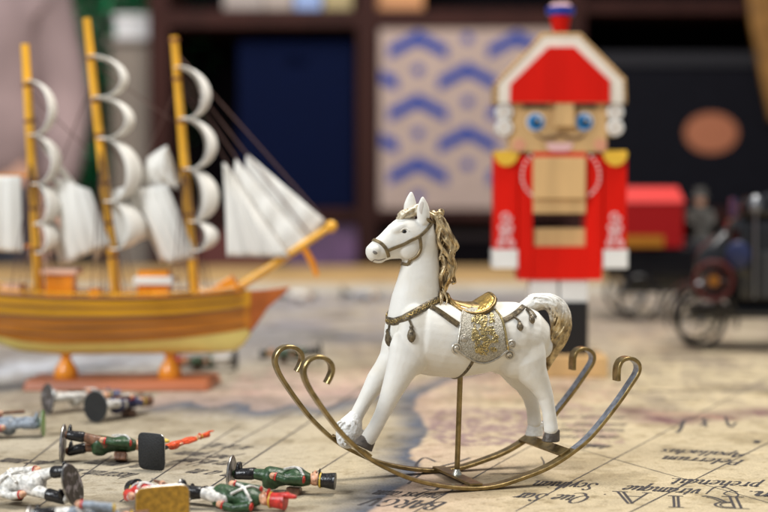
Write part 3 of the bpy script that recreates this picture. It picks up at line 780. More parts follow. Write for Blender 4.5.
# flourishes
for pts, w in (([(706,494),(716,487),(728,488.5),(738,494.5),(734,497),(724,494),(731,491),(738,492)],.0006), ([(541,457),(544,464),(538,470),(520,473.5),(490,474)],.0005), ([(470,458),(455,463),(440,467),(432,472)],.0012), ([(446,475),(430,471),(417,477),(408,484)],.0009), ([(428,486),(440,483),(436,490),(424,489)],.0011), ([(436,462),(424,458),(416,466),(426,470)],.001),
               ([(684,420),(680,430),(676,433)],.0014), ([(703,418),(706,427)],.0012), ([(725,417),(730,427),(736,423)],.0012), ([(708,421),(700,426)],.001)):
    ribbon([(v.x, v.y) for v in [ground(q[0], q[1]) for q in dens(pts, 8)]], [w]*(8*(len(pts)-1)+1))
allv = np.concatenate([vs, np.array(IV)]); 
faces = [tuple(q) for q in quads.tolist()] + [tuple(i+len(vs) for i in f) for f in IF]
me.from_pydata(allv.tolist(), [], faces); me.update()
ca = me.color_attributes.new('print', 'FLOAT_COLOR', 'POINT')
buf = np.ones((len(allv), 4), dtype=np.float32); buf[:len(vs), :3] = np.clip(col.reshape(-1, 3), .01, .9); buf[len(vs):, :3] = .03
ca.data.foreach_set('color', buf.ravel())
mm = mat('printed_canvas', (.5, .5, .5), .72, bump=.18, bscale=900); nt = mm.node_tree; bs = nt.nodes['Principled BSDF']
at_ = nt.nodes.new('ShaderNodeAttribute'); at_.attribute_name = 'print'
tcn = nt.nodes.new('ShaderNodeTexCoord'); nz = nt.nodes.new('ShaderNodeTexNoise'); nz.inputs['Scale'].default_value = 700; nz.inputs['Detail'].default_value = 2
nt.links.new(tcn.outputs['Object'], nz.inputs['Vector'])
mr = nt.nodes.new('ShaderNodeMapRange'); mr.inputs['From Min'].default_value = .3; mr.inputs['From Max'].default_value = .7; mr.inputs['To Min'].default_value = .78; mr.inputs['To Max'].default_value = 1.14; nt.links.new(nz.outputs['Fac'], mr.inputs['Value'])
vm = nt.nodes.new('ShaderNodeVectorMath'); vm.operation = 'SCALE'; nt.links.new(at_.outputs['Color'], vm.inputs[0]); nt.links.new(mr.outputs[0], vm.inputs['Scale']); nt.links.new(vm.outputs[0], bs.inputs['Base Color'])
bs.inputs['Specular IOR Level'].default_value = .3
ink = mat('printing_ink', (.035, .03, .032), .7, var=.5, scale=500)
me.materials.append(mm); me.materials.append(ink)
mi = np.zeros(len(faces), dtype=np.int32); mi[len(quads):] = 1; me.polygons.foreach_set('material_index', mi)
cloth = bpy.data.objects.new('map_tablecloth', me); C.objects.link(cloth)
tag(cloth, 'cream tablecloth printed as an antique map with blue coasts and upside-down lettering', 'tablecloth')
# ------------------------------------------------------------------ nutcracker
M['red'] = mat('red_paint', (.66, .008, .002), .55, var=.14, scale=30, spec=.15, stretch=(1, 1, .15), bump=.15)
M['pine'] = mat('pine_wood', (.62, .39, .17), .5, var=.16, scale=40, stretch=(1, 1, .12), bump=.15)
M['pinedark'] = mat('birch_ply_edge', (.40, .24, .10), .55, var=.2, scale=90, stretch=(1, 1, .2))
M['wpaint'] = mat('white_paint', (.78, .77, .74), .45, var=.03)
M['cream'] = mat('cream_paint', (.74, .68, .58), .5, var=.05)
M['bpaint'] = mat('black_paint', (.006, .006, .009), .3)
M['blue'] = mat('blue_paint', (.012, .03, .28), .35)
M['iris'] = mat('iris_blue', (.02, .22, .55), .3)
M['yellow'] = mat('yellow_paint', (.75, .45, .04), .4)
M['pinkp'] = mat('pink_paint', (.66, .30, .18), .5)
M['lip'] = mat('pale_pink_paint', (.78, .48, .48), .5)
M['brownp'] = mat('brown_paint', (.13, .06, .03), .5)
nb = ground(561, 378); NO = Vector((nb.x, nb.y+.03, 0))
nut = thing('nutcracker', 'tall flat wooden nutcracker soldier with a red hat, red coat and blue eyes', 'nutcracker', NO)
YN = nb.y+.014
def npt(px, py, Y): return at(px, py, Y)-NO
def nbox(k, x0, y0, x1, y1, d0=0., d1=.04, mi=0):
    a = npt(x0, y1, YN+d0); c = npt(x1, y0, YN+d0); k.box((a.x, a.y, a.z), (c.x, a.y+(d1-d0), c.z), mi)
def nprism(k, P, d0, d1, mi=0): k.prism([npt(x, y, YN)+Vector((0, d0, 0)) for x, y in P], (0, d1-d0, 0), mi)
def part(fn, name, m, parent=nut, bevel=.0008, smooth=False):
    k = MB(); fn(k); return k.build(name, m, parent, smooth=smooth, bevel=bevel)
def disc(cx, cy, r, d0, d1, sx=1., n=28): return lambda k: nprism(k, [(cx+r*sx*math.cos(2*math.pi*i/n), cy+r*math.sin(2*math.pi*i/n)) for i in range(n)], d0, d1)
a = npt(514, 378, nb.y); c = npt(608, 356.5, nb.y)
k = MB(); k.box((a.x, a.y, 0), (c.x, a.y+.062, c.z)); k.build('base', M['pine'], nut, smooth=False, bevel=.0012)
for x0, x1 in ((530.5, 558), (560, 588)):
    lg = part(lambda k: nbox(k, x0, 279.5, x1, 302, .003, .036), 'leg', M['wpaint'])
    part(lambda k: nbox(k, x0-.6, 302, x1+.6, 356.5, .001, .038), 'boot', M['bpaint'], lg, .002)
tor = part(lambda k: (nbox(k, 518.5, 152, 533, 280), nbox(k, 586, 152, 602.8, 280), nbox(k, 533, 247, 586, 280), nbox(k, 533, 152, 586, 198.5)), 'torso', M['red'], bevel=0)
part(lambda k: nbox(k, 533.2, 157, 585.8, 199, -.008, -.0004), 'jaw', M['pine'])
part(lambda k: nbox(k, 533.3, 199.3, 585.7, 213.5, -.004, .036), 'lever', M['pine'])
part(lambda k: nbox(k, 533.3, 228.5, 585.7, 246.8, .004, .036), 'nut_tray', M['pine'])
def lace(k, pts, r=.0013, d=-.0008):
    for x, y in pts: k.ellipsoid(npt(x, y, YN)+Vector((0, d, 0)), (r, r*.6, r), 0, 8, 6)
for s in (-1, 1):
    cx = 560.7
    part(lambda k: lace(k, [(cx+s*q.x, q.y) for q in catmull([(30,156,0),(36,164,0),(38.5,173,0),(38,182,0),(34,190,0),(29,195,0)], 2)]), 'lace', M['wpaint'], tor, 0, True)
    x0, x1 = sorted((cx+s*42.6, cx+s*66.5))
    arm = part(lambda k: nbox(k, x0, 154, x1, 249.5, .002, .036), 'arm', M['red'])
    part(lambda k: nbox(k, x0-1*(s < 0), 249.6, x1+1*(s > 0), 268.5, .001, .037), 'glove', M['wpaint'], arm)
    part(lambda k: nprism(k, [((x0+x1)/2+12.2*math.cos(t), 152.5+13.5*math.sin(t)) for t in [i*math.pi/14 for i in range(15)]], -.002, .0016), 'epaulette', M['yellow'], arm, 0)
    part(lambda k: nbox(k, x0+.2, 150.5, x1-.2, 153.8, .0, .036), 'shoulder_board', M['yellow'], arm)
    k = MB(); mx_ = (x0+x1)/2
    for qx, qy, r0, a0, sg in ((0,217,6,0,1), (-4,228,4.5,2,-1), (4,228,4.5,1,1), (0,238,6,3,1), (-5,243,3.5,1,1), (5,243,3.5,2,-1)):
        k.tube([npt(mx_+qx+r0*(1-i/16*.8)*math.cos(a0+sg*i*.6), qy+r0*(1-i/16*.8)*math.sin(a0+sg*i*.6), YN)+Vector((0, .0012, 0)) for i in range(14)], .0011, 6)
    k.build('sleeve_scrollwork', M['lip'], arm)
hd = part(lambda k: nbox(k, 510, 101, 607.5, 156.5, .0, .038), 'head', M['pine'])
part(lambda k: nprism(k, [(554.5,102.5),(573,102.5),(574,127),(553.5,127)], -.008, -.0003), 'nose', M['pine'], hd)
for s in (-1, 1):
    ex = 559.7+s*24.3
    part(disc(ex, 121.8, 9.4, -.0012, -.0002), 'eye_white', M['wpaint'], hd, 0)
    part(disc(ex, 122.3, 7.9, -.0022, -.0013), 'iris', M['iris'], hd, 0)
    part(disc(ex+.6, 123, 3.6, -.0032, -.0023), 'pupil', M['bpaint'], hd, 0)
    part(disc(ex+2.8, 119.6, 1.7, -.0042, -.0024), 'eye_highlight', M['wpaint'], hd, 0)
    part(lambda k: nprism(k, [(ex-s*11,105.5),(ex+s*11,104),(ex+s*12,108.5),(ex,107.3),(ex-s*11,108.6)], -.0016, -.0002), 'eyebrow', M['bpaint'], hd, 0)
    part(disc(559.7+s*40.5, 145, 6.5, -.001, -.0002), 'rosy_cheek', M['pinkp'], hd, 0)
    for cy in (112, 127.6):
        cu = part(disc(559.7+s*55.3, cy, 8.4, -.004, .02), 'curl', M['wpaint'], hd, .0012)
        k = MB(); k.tube([npt(559.7+s*55.3+4.4*math.cos(i*.45), cy+4.4*math.sin(i*.45), YN)+Vector((0, -.004, 0)) for i in range(14)], .0007, 6, closed=True); k.build('curl_ring', M['pinedark'], cu)
k = MB()
for s in (-1, 1):
    q = catmull([(560,134,0),(560+s*8,137.5,0),(560+s*18,138,0),(560+s*25,133.5,0)], 6)
    k.tube([npt(v.x, v.y, YN)+Vector((0, -.001, 0)) for v in q], [.0007+.0009*math.sin(math.pi*min(1, .25+.75*i/18)) for i in range(len(q))], 8)
k.build('moustache', M['brownp'], hd)
part(lambda k: nprism(k, [(546,143),(573,143),(571,149),(566,151.5),(553,151.5),(548,149)], -.0014, -.0002), 'mouth', M['lip'], hd, 0)
ht = part(lambda k: nprism(k, [(494,104),(494.5,83),(541.5,33),(580,33),(625.5,79),(626.5,104)], -.004, .042), 'hat', M['pinedark'])
part(lambda k: nprism(k, [(498,103.5),(498.5,84.5),(543.5,37),(578,37),(621.5,81),(622.5,103.5)], -.0062, -.0043), 'hat_trim', M['cream'], ht, 0)
part(lambda k: nprism(k, [(509.5,103.2),(509.8,85),(547.5,48),(573.5,48),(608.5,81.5),(608.5,103.2)], -.0092, -.0064), 'hat_front', M['red'], ht, 0)
k = MB(); hp_ = [(496,101),(496.3,83.6),(542.4,35),(579.2,35),(623.6,80),(624.4,101)]
for (ax, ay), (bx_, by_) in zip(hp_[:-1], hp_[1:]):
    n_ = max(2, int(math.hypot(bx_-ax, by_-ay)/4.6))
    for i in range(n_): k.ellipsoid(npt(ax+(bx_-ax)*i/n_, ay+(by_-ay)*i/n_, YN)+Vector((0, -.0055, 0)), (.0017, .0012, .0017), 0, 8, 6)
k.build('hat_beading', M['pine'], ht)
pc = npt(560.3, 32, YN+.018)
k = MB(); k.lathe([(.0, 0), (.0075, .0), (.0082, .004), (.0105, .015)], pc, 24); k.build('hat_finial', M['red'], ht)
k = MB(); k.lathe([(.0106, .0151), (.0138, .0165), (.0142, .024), (.0, .0245)], pc, 24); pm = k.build('finial_cap', M['blue'], ht)
k = MB(); k.lathe([(.0, .0246), (.0110, .0246), (.0098, .0272), (.0, .0275)], pc, 24); k.build('finial_top', M['lip'], pm)

# ------------------------------------------------------------------ model ship
M['teak'] = mat('varnished_teak', (.50, .175, .012), .22, var=.35, scale=45, stretch=(.15, 1, 2), coat=.3)
M['ochre'] = mat('ochre_planking', (.74, .36, .012), .3, var=.2, scale=60, stretch=(.2, 1, 1), coat=.3)
M['orange'] = mat('orange_varnish', (.80, .27, .006), .3, var=.15, scale=50, coat=.3)
M['spar'] = mat('honey_spar', (.78, .39, .022), .32, var=.25, scale=50, stretch=(1, 1, .3), coat=.3)
M['keel'] = mat('cream_keel', (.80, .66, .20), .35, var=.06, coat=.2)
M['prow'] = mat('red_brown_prow', (.40, .10, .015), .35, var=.2, scale=60)
M['plinth'] = mat('redwood_plinth', (.38, .105, .03), .35, var=.35, scale=30, stretch=(.2, 1, 1), coat=.2)
M['sail'] = mat('cream_sailcloth', (.80, .78, .73), .8, var=.06, scale=180, stretch=(1, 1, .1), bump=.3)
M['rope'] = mat('brown_cord', (.10, .05, .04), .8)
M['darkband'] = mat('dark_lashing', (.22, .08, .02), .5)
M['peach'] = mat('peach_deck', (.70, .42, .30), .5, var=.1)
SB = ground(116, 391.5); YS = SB.y+.032; SO = Vector((SB.x, YS, 0))
ship = thing('model_ship', 'three-masted wooden model ship with cream sails and a yellow keel, on a redwood plinth', 'model ship', SO)
def spt(px, py, dy=0.): return at(px, py, YS)-SO+Vector((0, dy, 0))
def spd(px, py, Y): return at(px, py, Y)-SO
SP = 1/(F/YS)
# plinth and pegs
k = MB(); zt = spd(60, 381, SB.y).z; a = spd(22, 391, SB.y); c = spd(208, 391, SB.y)
k.add([(a.x,a.y,.0),(c.x,a.y,.0),(c.x+.006,a.y+.064,.0),(a.x-.002,a.y+.064,.0),(a.x+.002,a.y+.004,zt),(c.x-.002,a.y+.004,zt),(c.x+.003,a.y+.060,zt),(a.x+.002,a.y+.060,zt)],
      [(0,3,2,1),(4,5,6,7),(0,1,5,4),(1,2,6,5),(2,3,7,6),(3,0,4,7)])
k.build('plinth', M['plinth'], ship, smooth=False, bevel=.0015)
for x in (66, 170):
    p = spt(x, 352); k = MB(); h = p.z-zt
    k.lathe([(.0108, zt), (.0112, zt+h*.12), (.0098, zt+h*.35), (.0058, zt+h*.62), (.0042, zt+h*.75), (.0052, zt+h*.86), (.0058, zt+h*1.1)], (p.x, 0, 0), 20); k.build('peg', M['orange'], ship)
# hull: three planked bands over the same frames
def interp(L, x):
    for (a, va), (b_, vb) in zip(L[:-1], L[1:]):
        if x <= b_: return va+(vb-va)*max(0, (x-a))/(b_-a)
    return L[-1][1]
deck = [(-70,280),(-40,285),(0,292),(60,296),(120,297),(180,296),(230,293),(251,290)]
ol = [(-70,305),(-40,308),(0,312),(60,315),(120,315),(180,313),(230,309),(252,305)]
bl_ = [(-70,318),(-40,326),(0,334),(30,340),(60,342),(120,341),(180,337),(230,331),(253,327)]
kl = [(-70,320),(-40,334),(2,344),(20,351),(60,354),(180,353),(225,352),(240,350),(254,330)]
def beam(x):
    t = (x+70)/(256+70); return .031*max(.06, min(1, (t/.12)**.6)*min(1, ((1-t)/.30)**.62) if t < 1 else .06)
def hullband(A, B_, name, m, off=0., n=44, rows=7):
    k = MB(); rg = []
    for i in range(n+1):
        x = -70+(251+70)*i/n; ring = []; pk = interp(kl, x)+.5; pd = interp(deck, x)
        ya, yb = interp(A, x), interp(B_, x); half = []
        for j in range(rows+1):
            y = ya+(yb-ya)*j/rows; t = max(0., min(1., (pk-y)/(pk-pd))); h = beam(x)*(t**.42)+off
            p = spt(x, y); half.append((p.x, h, p.z))
        ring = [Vector((q[0], -q[1], q[2])) for q in half] + [Vector(q) for q in half[::-1]]
        rg.append(ring)
    k.rings(rg); return k.build(name, m, ship, sharp=50)
hu = hullband(deck, ol, 'bulwark', M['ochre']); hullband(ol, bl_, 'hull_planking', M['teak'], .0012); hullband(bl_, kl, 'keel_body', M['keel'], .0004)
k = MB()
lerp_ = lambda L1, L2, t: [(a, v+(interp(L2, a)-v)*t) for a, v in L1]
for A, o in ((deck, -1), (ol, .5), (lerp_(deck, ol, .45), 0), (lerp_(ol, bl_, .36), 0), (lerp_(ol, bl_, .7), 0)):
    for s in (-1, 1): k.tube([spt(x, interp(A, x)+o, s*(beam(x)*max(.02, (interp(kl, x)+.5-interp(A, x))/(interp(kl, x)+.5-interp(deck, x)))**.42+.0016)) for x in range(-68, 250, 6)], .0013 if o else .0006, 8)
k.build('wale', M['darkband'], ship)
k = MB()
for s in (-1, 1):
    k.tube([spt(x, interp(deck, x)-5, s*beam(x)*.97) for x in range(-68, 244, 6)], .0009, 6)
    for x in range(-66, 244, 9): k.tube([spt(x, interp(deck, x), s*beam(x)*.97), spt(x, interp(deck, x)-5, s*beam(x)*.97)], .0007, 6)
k.build('rail', M['spar'], ship)
k = MB(); rg = []
k.prism([spt(243,291.5,-.004), spt(268,289.5,-.004), spt(291,286.5,-.004), spt(285,293,-.004), spt(268,308,-.004), spt(256,326,-.004), spt(250,333,-.004), spt(245,320,-.004)], (0, .008, 0)); k.build('prow', M['prow'], ship, smooth=False, bevel=.001)
# deck houses
def house(x0, y0, x1, y1, w, m, roof=None):
    k = MB(); a = spt(x0, y1); c = spt(x1, y0); k.box((a.x, -w, a.z-.004), (c.x, w, c.z)); h = k.build('deck_house', m, ship, smooth=False, bevel=.0006)
    if roof:
        a = spt(x0-4, roof[1]); c = spt(x1+5, roof[0]); k = MB(); k.box((a.x, -w-.004, a.z), (c.x, w+.004, c.z)); k.build('roof', roof[2], h, smooth=False, bevel=.0008)
house(48, 273, 75, 300, .011, M['orange'], (268.5, 274, M['peach']))
house(140, 270, 170, 301, .012, M['orange'], (276, 284, M['wpaint']))
house(90, 288, 101, 300, .007, M['orange']); house(4, 284, 23, 300, .011, M['peach'])
k = MB(); k.prism([spt(197,297,-.012), spt(232,275,-.012), spt(243,293.5,-.012)], (0, .024, 0)); k.build('foredeck_hatch', M['orange'], ship, smooth=False, bevel=.0006)
# masts, yards, sails
def crescent(xm, y0, y1, b0, b1, hw, yaw=-.17, nm='square_sail'):
    k = MB(); nu, nv = 14, 14; P = []
    for i in range(nu+1):
        u = i/nu; row = []
        for j in range(nv+1):
            v = j/nv*2-1; an = math.pi*(-.06+1.12*u); bul = (b0+(b1-b0)*(1-v*v))*math.sin(an); wd = hw*(.8+.2*u); yy = (y0+y1)/2-(y1-y0)*.52*math.cos(an)
            p = spt(xm(yy)+3.5+bul, yy); row.append(p+Vector((v*wd*yaw, v*wd, 0)))
        P.append(row)
    vs = [p for r in P for p in r]; fs = [(i*(nv+1)+j, i*(nv+1)+j+1, (i+1)*(nv+1)+j+1, (i+1)*(nv+1)+j) for i in range(nu) for j in range(nv)]
    k.add(vs, fs); o = k.build(nm, M['sail'], ship); s = o.modifiers.new('t', 'SOLIDIFY'); s.thickness = .0009
    k = MB(); p = spt(xm(y0)+2, y0); k.tube([p+Vector((-hw*.8*yaw, -hw*.8, 0)), p+Vector((hw*.8*yaw, hw*.8, 0))], .0013, 8); k.build('yard', M['spar'], ship)
masts = {'a': ((39,300),(25,44)), 'b': ((117.5,302),(86.5,18)), 'c': ((196,302),(174,36))}
for kx, (bs_, tp) in masts.items():
    xm = lambda y, bs_=bs_, tp=tp: bs_[0]+(tp[0]-bs_[0])*(bs_[1]-y)/(bs_[1]-tp[1])
    k = MB(); B0, T0 = spt(*bs_), spt(*tp); k.tube([B0, B0.lerp(T0, .4), B0.lerp(T0, .75), T0], [.0047, .0045, .0041, .0038], 14); ms = k.build('mast', M['spar'], ship)
    for f in {'a': (.2,.36,.47,.7,.84), 'b': (.16,.28,.42,.59,.71,.86), 'c': (.18,.33,.5,.68,.84,.985)}[kx]:
        k = MB(); k.tube([B0.lerp(T0, f-.006), B0.lerp(T0, f+.006)], .0050, 14); k.build('mast_band', M['darkband'], ms)
    for (y0, y1, b0, b1, hw) in {'a': ((82,135,18,25,.022),(136,184,18,27,.025),(184,224,11,25,.028),(222,252,9,21,.03)),
                                'b': ((57,98,25,32,.022),(98,139,25,34,.025),(139,201,20,36,.028),(201,248,14,34,.03)),
                                'c': ((68,119,20,29,.022),(119,169,21,31,.025),(169,221,11,29,.028),(221,250,11,25,.03))}[kx]:
        crescent(xm, y0, y1, b0, b1, hw)
def sheet(pts, dy, bow, nm, m=None, nn=8):
    # a thin billowed four- or three-cornered sail
    Q = [spt(x, y) for x, y in pts]
    if len(Q) == 3: Q = [Q[0], Q[0].lerp(Q[1], .02), Q[1], Q[2]]
    k = MB(); vs = []
    for i in range(nn+1):
        for j in range(nn+1):
            u, v = i/nn, j/nn; p = Q[0].lerp(Q[1], u).lerp(Q[3].lerp(Q[2], u), v)
            vs.append(p+Vector((0, dy-bow*math.sin(math.pi*u)*math.sin(math.pi*v)+.0012*math.sin(u*22), 0)))
    k.add(vs, [(i*(nn+1)+j, i*(nn+1)+j+1, (i+1)*(nn+1)+j+1, (i+1)*(nn+1)+j) for i in range(nn) for j in range(nn)])
    o = k.build(nm, m or M['sail'], ship, sharp=80); s = o.modifiers.new('t', 'SOLIDIFY'); s.thickness = .0009; return o
sheet([(225,163),(290,257),(228,256)], -.010, .004, 'jib_sail', nn=14)
sheet([(236,159),(310,245),(286,257),(230,196)], -.002, .002, 'jib_sail', nn=14)
sheet([(246,153),(325,221),(304,248),(243,186)], .006, .002, 'jib_sail', nn=14)
for pts, dy in (([(146,158),(166,145),(182,184),(140,192)],.004), ([(168,146),(179,190),(150,168)],-.006), ([(134,190),(168,184),(198,258),(168,263)],-.004), ([(126,188),(188,250),(160,263)],.006), ([(100,192),(140,184),(148,238),(106,250)],.004),
                ([(38,138),(114,228),(97,236)],.0), ([(54,176),(92,190),(112,244),(68,263)],-.006), ([(84,188),(114,238),(92,263)],.008), ([(44,200),(74,262),(58,264)],.004)):
    sheet(pts, dy, .006, 'staysail', nn=12)
sheet([(-26,176),(22,176),(24,252),(-30,250)], -.004, .003, 'spanker_sail', nn=14)
for y in (175, 246):
    k = MB(); k.tube([spt(-34, y+1), spt(31, y)], .0017, 8); k.build('boom', M['orange'], ship)
k = MB(); k.tube([spt(226,296), spt(280,260), spt(330,227)], [.0042, .0040, .0034], 12); bw = k.build('bowsprit', M['spar'], ship)
k = MB(); k.ellipsoid(spt(331,226.5), (.0056,)*3); k.build('bowsprit_knob', M['spar'], bw)
k = MB(); k.tube([spt(303,246), spt(312,262), spt(317,276)], [.003, .0032, .0022], 10); k.build('dolphin_striker', M['orange'], bw)
k = MB()
def rope(a, c, r=.00055): k.tube([a, a.lerp(c, .5), c], r, 5)
T_ = {q: spt(*masts[q][1]) for q in masts}
for x, y in ((331,227),(312,238),(298,247),(284,256)): rope(spt(174+ (331-x)*.1, 50+(331-x)*.7), spt(x, y), .0007)
for q, bx in (('a', 39), ('b', 117.5), ('c', 196)):
    for s in (-1, 1):
        for d in (-20, -12, -4, 5, 13): rope(T_[q].lerp(spt(*masts[q][0]), .38+abs(d)*.004), spt(bx+d, interp(deck, bx)-5, s*beam(bx+d)*.96))
rope(spt(88,60), spt(172,120)); rope(spt(27,90), spt(88,150)); rope(spt(176,90), spt(100,260)); rope(spt(92,80), spt(24,262)); rope(spt(90,120), spt(190,250)); rope(spt(30,110), spt(112,260))
k.build('rigging', M['rope'], ship)
# ------------------------------------------------------------------ toy soldiers
PAL = {}
def paint(n, c, r=.35):
    if n not in PAL: PAL[n] = mat(n+'_enamel', c, r, var=.42, scale=420, bump=.4, bscale=520)
    return PAL[n]
E = dict(green=paint('green', (.026, .062, .024)), black=paint('black', (.012, .011, .012), .25), white=paint('white', (.62, .60, .56)), red=paint('red', (.48, .028, .02)),
         skin=paint('flesh', (.62, .33, .20)), brown=paint('brown', (.16, .075, .04)), grey=paint('grey', (.20, .23, .27)), navy=paint('navy', (.03, .035, .10)), orange=paint('orange', (.62, .07, .012)),
         yellow=paint('yellow', (.70, .47, .06)), grey_metal=mat('tin_metal', (.42, .41, .39), .32, .85, var=.3, scale=400), tin=mat('dark_tin', (.055, .048, .046), .38, .35, col2=(.30, .28, .30), scale=220, bump=.5, bscale=300, thr=(.5, .62)),
         mustard=mat('mustard_base_paint', (.42, .22, .02), .45, var=.35, scale=350, bump=.4), baseblack=mat('black_base', (.012, .012, .012), .7, var=.5, scale=350, bump=.4), lime=paint('grass_green', (.10, .22, .04)))
def soldier(label, base_px, tip, base, coat, trousers, boots, hat, plume, shape='oval', bw=.0105, bh=.0105, roll=0., spread=.0033, lift=None, belts='white', musket=True, pose=0, hatshape='shako', z0=0., group='toy soldiers lying on the map', SX=1.16):
    # base_px: pixel where the rim of the base touches the cloth; tip: direction of the body on the table (x, y) and fall
    g = ground(*base_px)
    d = Vector((tip[0], tip[1], tip[2] if len(tip) > 2 else -.06)).normalized()
    up = Vector((0, 0, 1)); front = (up - d*up.dot(d)).normalized(); side = d.cross(front)
    rot = Matrix((side, front, d)).transposed() @ Matrix.Rotation(R(roll), 3, 'Z')   # local x = side, y = chest, z = body axis
    ext = abs((rot @ Vector((bw, 0, 0))).z) + abs((rot @ Vector((0, bh, 0))).z) if shape == 'rect' else math.hypot((rot @ Vector((bw, 0, 0))).z, (rot @ Vector((0, bh, 0))).z)
    o = thing('toy_soldier', label, 'toy soldier', Matrix.Translation(g+Vector((0, 0, ext+.0004))) @ rot.to_4x4() @ Matrix.Diagonal((SX, SX, 1.03, 1)), group)
    bw /= SX; bh /= SX
    k = MB(); t = .0016; n = 36; P = []
    for i in range(n):
        a = 2*math.pi*i/n; c, s = math.cos(a), math.sin(a); e = {'oval': 1., 'round': 1., 'rect': .32}[shape]
        P.append((bw*math.copysign(abs(c)**e, c), bh*math.copysign(abs(s)**e, s)))
    k.rings([[Vector((x*f, y*f, z)) for x, y in P] for f, z in ((.97, 0), (1, .0004), (1, t*.7), (.94, t))])
    m2 = E[base]; bo = k.build('base', [m2], o)
    k = MB(); k.tube([Vector((x*1.0, y*1.0, t*.55)) for x, y in P], .00042, 6, closed=True); k.build('base_rim', E['grey_metal'], bo)
    # legs
    for s in (-1, 1):
        fx = spread*(1.2 if pose else 1); fy = (.004*s if pose else .0)
        A, K, H = Vector((s*fx, fy, t+.0022)), Vector((s*fx*.95, fy*.6+.0008, .0145)), Vector((s*.0026, 0, .0285))
        k = MB(); k.loft([(A.lerp(K, .0), .0025, .0024), (A.lerp(K, .5), .0027, .0026), (K, .0026, .0026), (K.lerp(H, .5), .0033, .0032), (H, .0040, .0038)], 14, ydir=Vector((0, 1, 0))); lg = k.build('leg', E[trousers], o)
        k = MB(); k.loft([(A+Vector((0, 0, .001)), .0029, .0028), (A.lerp(K, .55), .0031, .0030), (A.lerp(K, .92), .0033, .0032)], 14); k.ellipsoid(A+Vector((0, .0022, .0014)), (.0022, .0042, .0015)); k.build('boot', E[boots], lg)
    # coat with arms
    k = MB(); k.loft([(Vector((0, -.0004, .0235)), .0068, .0058), (Vector((0, 0, .0285)), .0060, .0050), (Vector((0, .0002, .0335)), .0050, .0041), (Vector((0, .0006, .0385)), .0060, .0047), (Vector((0, .0003, .0430)), .0064, .0044), (Vector((0, 0, .0462)), .0042, .0034)], 20)
    k.ellipsoid((0, -.0042, .0245), (.0045, .0025, .0050))
    for s in (-1, 1):
        sh = Vector((s*.0066, 0, .0437))
        if (s > 0 and musket) or pose == 2: el, ha = Vector((s*.0088, .0006, .0350)), Vector((s*.0076, .0052, .0310 if s > 0 else .037))
        else: el, ha = Vector((s*.0088, -.0004, .0350)), Vector((s*.0084, .0010, .0275))
        k.loft([(sh, .0026, .0026), (sh.lerp(el, .6), .0022, .0022), (el, .0021, .0021), (el.lerp(ha, .9), .0018, .0018)], 12)
        h = MB(); h.ellipsoid(ha, (.0017, .0018, .0023)); h.build('hand', E['skin'], o)
        h = MB(); h.loft([(el.lerp(ha, .74), .0021, .0021), (el.lerp(ha, .86), .0022, .0022)], 12, round_caps=False); h.build('cuff', E['red'] if coat != 'red' else E['white'], o)
        h = MB(); h.ellipsoid((s*.0068, 0, .0450), (.0022, .0020, .0009)); h.build('epaulette', E['red'] if coat == 'green' else E['yellow'], o)
    ct = voxel(k, 'coat', E[coat], o, .0005, 3)
    k = MB(); k.loft([(Vector((0, 0, .0452)), .0028, .0027), (Vector((0, 0, .0476)), .0027, .0026)], 14); k.build('collar', E['red'], ct)
    if belts:
        for s in (-1, 1):
            k = MB(); q = catmull([(s*.0052, .0020, .0445), (s*.0028, .0050, .0415), (-s*.001, .0056, .0375), (-s*.0042, .0045, .0325)], 6)
            k.strip(q, [Vector((p.x*.5, 1, .1)).normalized() for p in q], .0007, .0006); k.build('cross_belt', E[belts], ct)
        k = MB(); k.box((-.0042, -.0092, .0345), (.0042, -.0044, .0425)); k.build('knapsack', E['brown'], ct, smooth=False, bevel=.0008)
    # head
    k = MB(); k.ellipsoid((0, .0004, .0505), (.0031, .0035, .0041), 0, 18, 14); k.ellipsoid((0, .0041, .0503), (.0006, .0009, .0009), 0, 10, 8); k.loft([(Vector((0, 0, .0455)), .0018, .0018), (Vector((0, 0, .0485)), .0018, .0018)], 12)
    for s in (-1, 1): k.ellipsoid((s*.0031, 0, .0503), (.0005, .0008, .0011), 0, 8, 6)
    hd_ = k.build('head', E['skin'], o)
    for s in (-1, 1):
        k = MB(); k.ellipsoid((s*.0012, .0036, .0511), (.0004, .0003, .0004), 0, 8, 6); k.build('eye', E['black'], hd_)
    k = MB(); k.ellipsoid((0, .0036, .0488), (.0012, .0006, .0003), 0, 10, 6); k.build('moustache', E['brown'], hd_)
    k = MB()
    if hatshape == 'shako':
        k.lathe([(.0, .0525), (.0034, .0525), (.0037, .0530), (.0037, .0560), (.0043, .0608), (.0044, .0622), (.0, .0624)], n=20); k.ellipsoid((0, .0034, .0528), (.0030, .0026, .0006))
    else:
        k.ellipsoid((0, 0, .0545), (.0042, .0046, .0042)); k.lathe([(.0044, .0520), (.0052, .0524), (.0044, .0530)], n=20)
    h = k.build('hat', E[hat], hd_)
    k = MB(); k.lathe([(.0039, .0531), (.0041, .0535), (.0040, .0541)], n=20); k.build('hat_band', E['yellow'], hd_)
    if plume:
        k = MB(); k.loft([(Vector((0, .0036, .0600)), .0009, .0009), (Vector((0, .0036, .0640)), .0017, .0017), (Vector((0, .0030, .0685)), .0009, .0009)], 12); k.build('plume', E[plume], hd_)
    if musket:
        k = MB(); k.tube([Vector((.0072, .0058, .014)), Vector((.0078, .0054, .032)), Vector((.0078, .0048, .048))], [.0012, .0010, .0006], 8); mu = k.build('musket', E['brown'], o)
        k = MB(); k.tube([Vector((.0084, .0054, .034)), Vector((.0084, .0048, .055))], [.0006, .0005], 8); k.build('barrel', E['grey_metal'], mu)
    return o
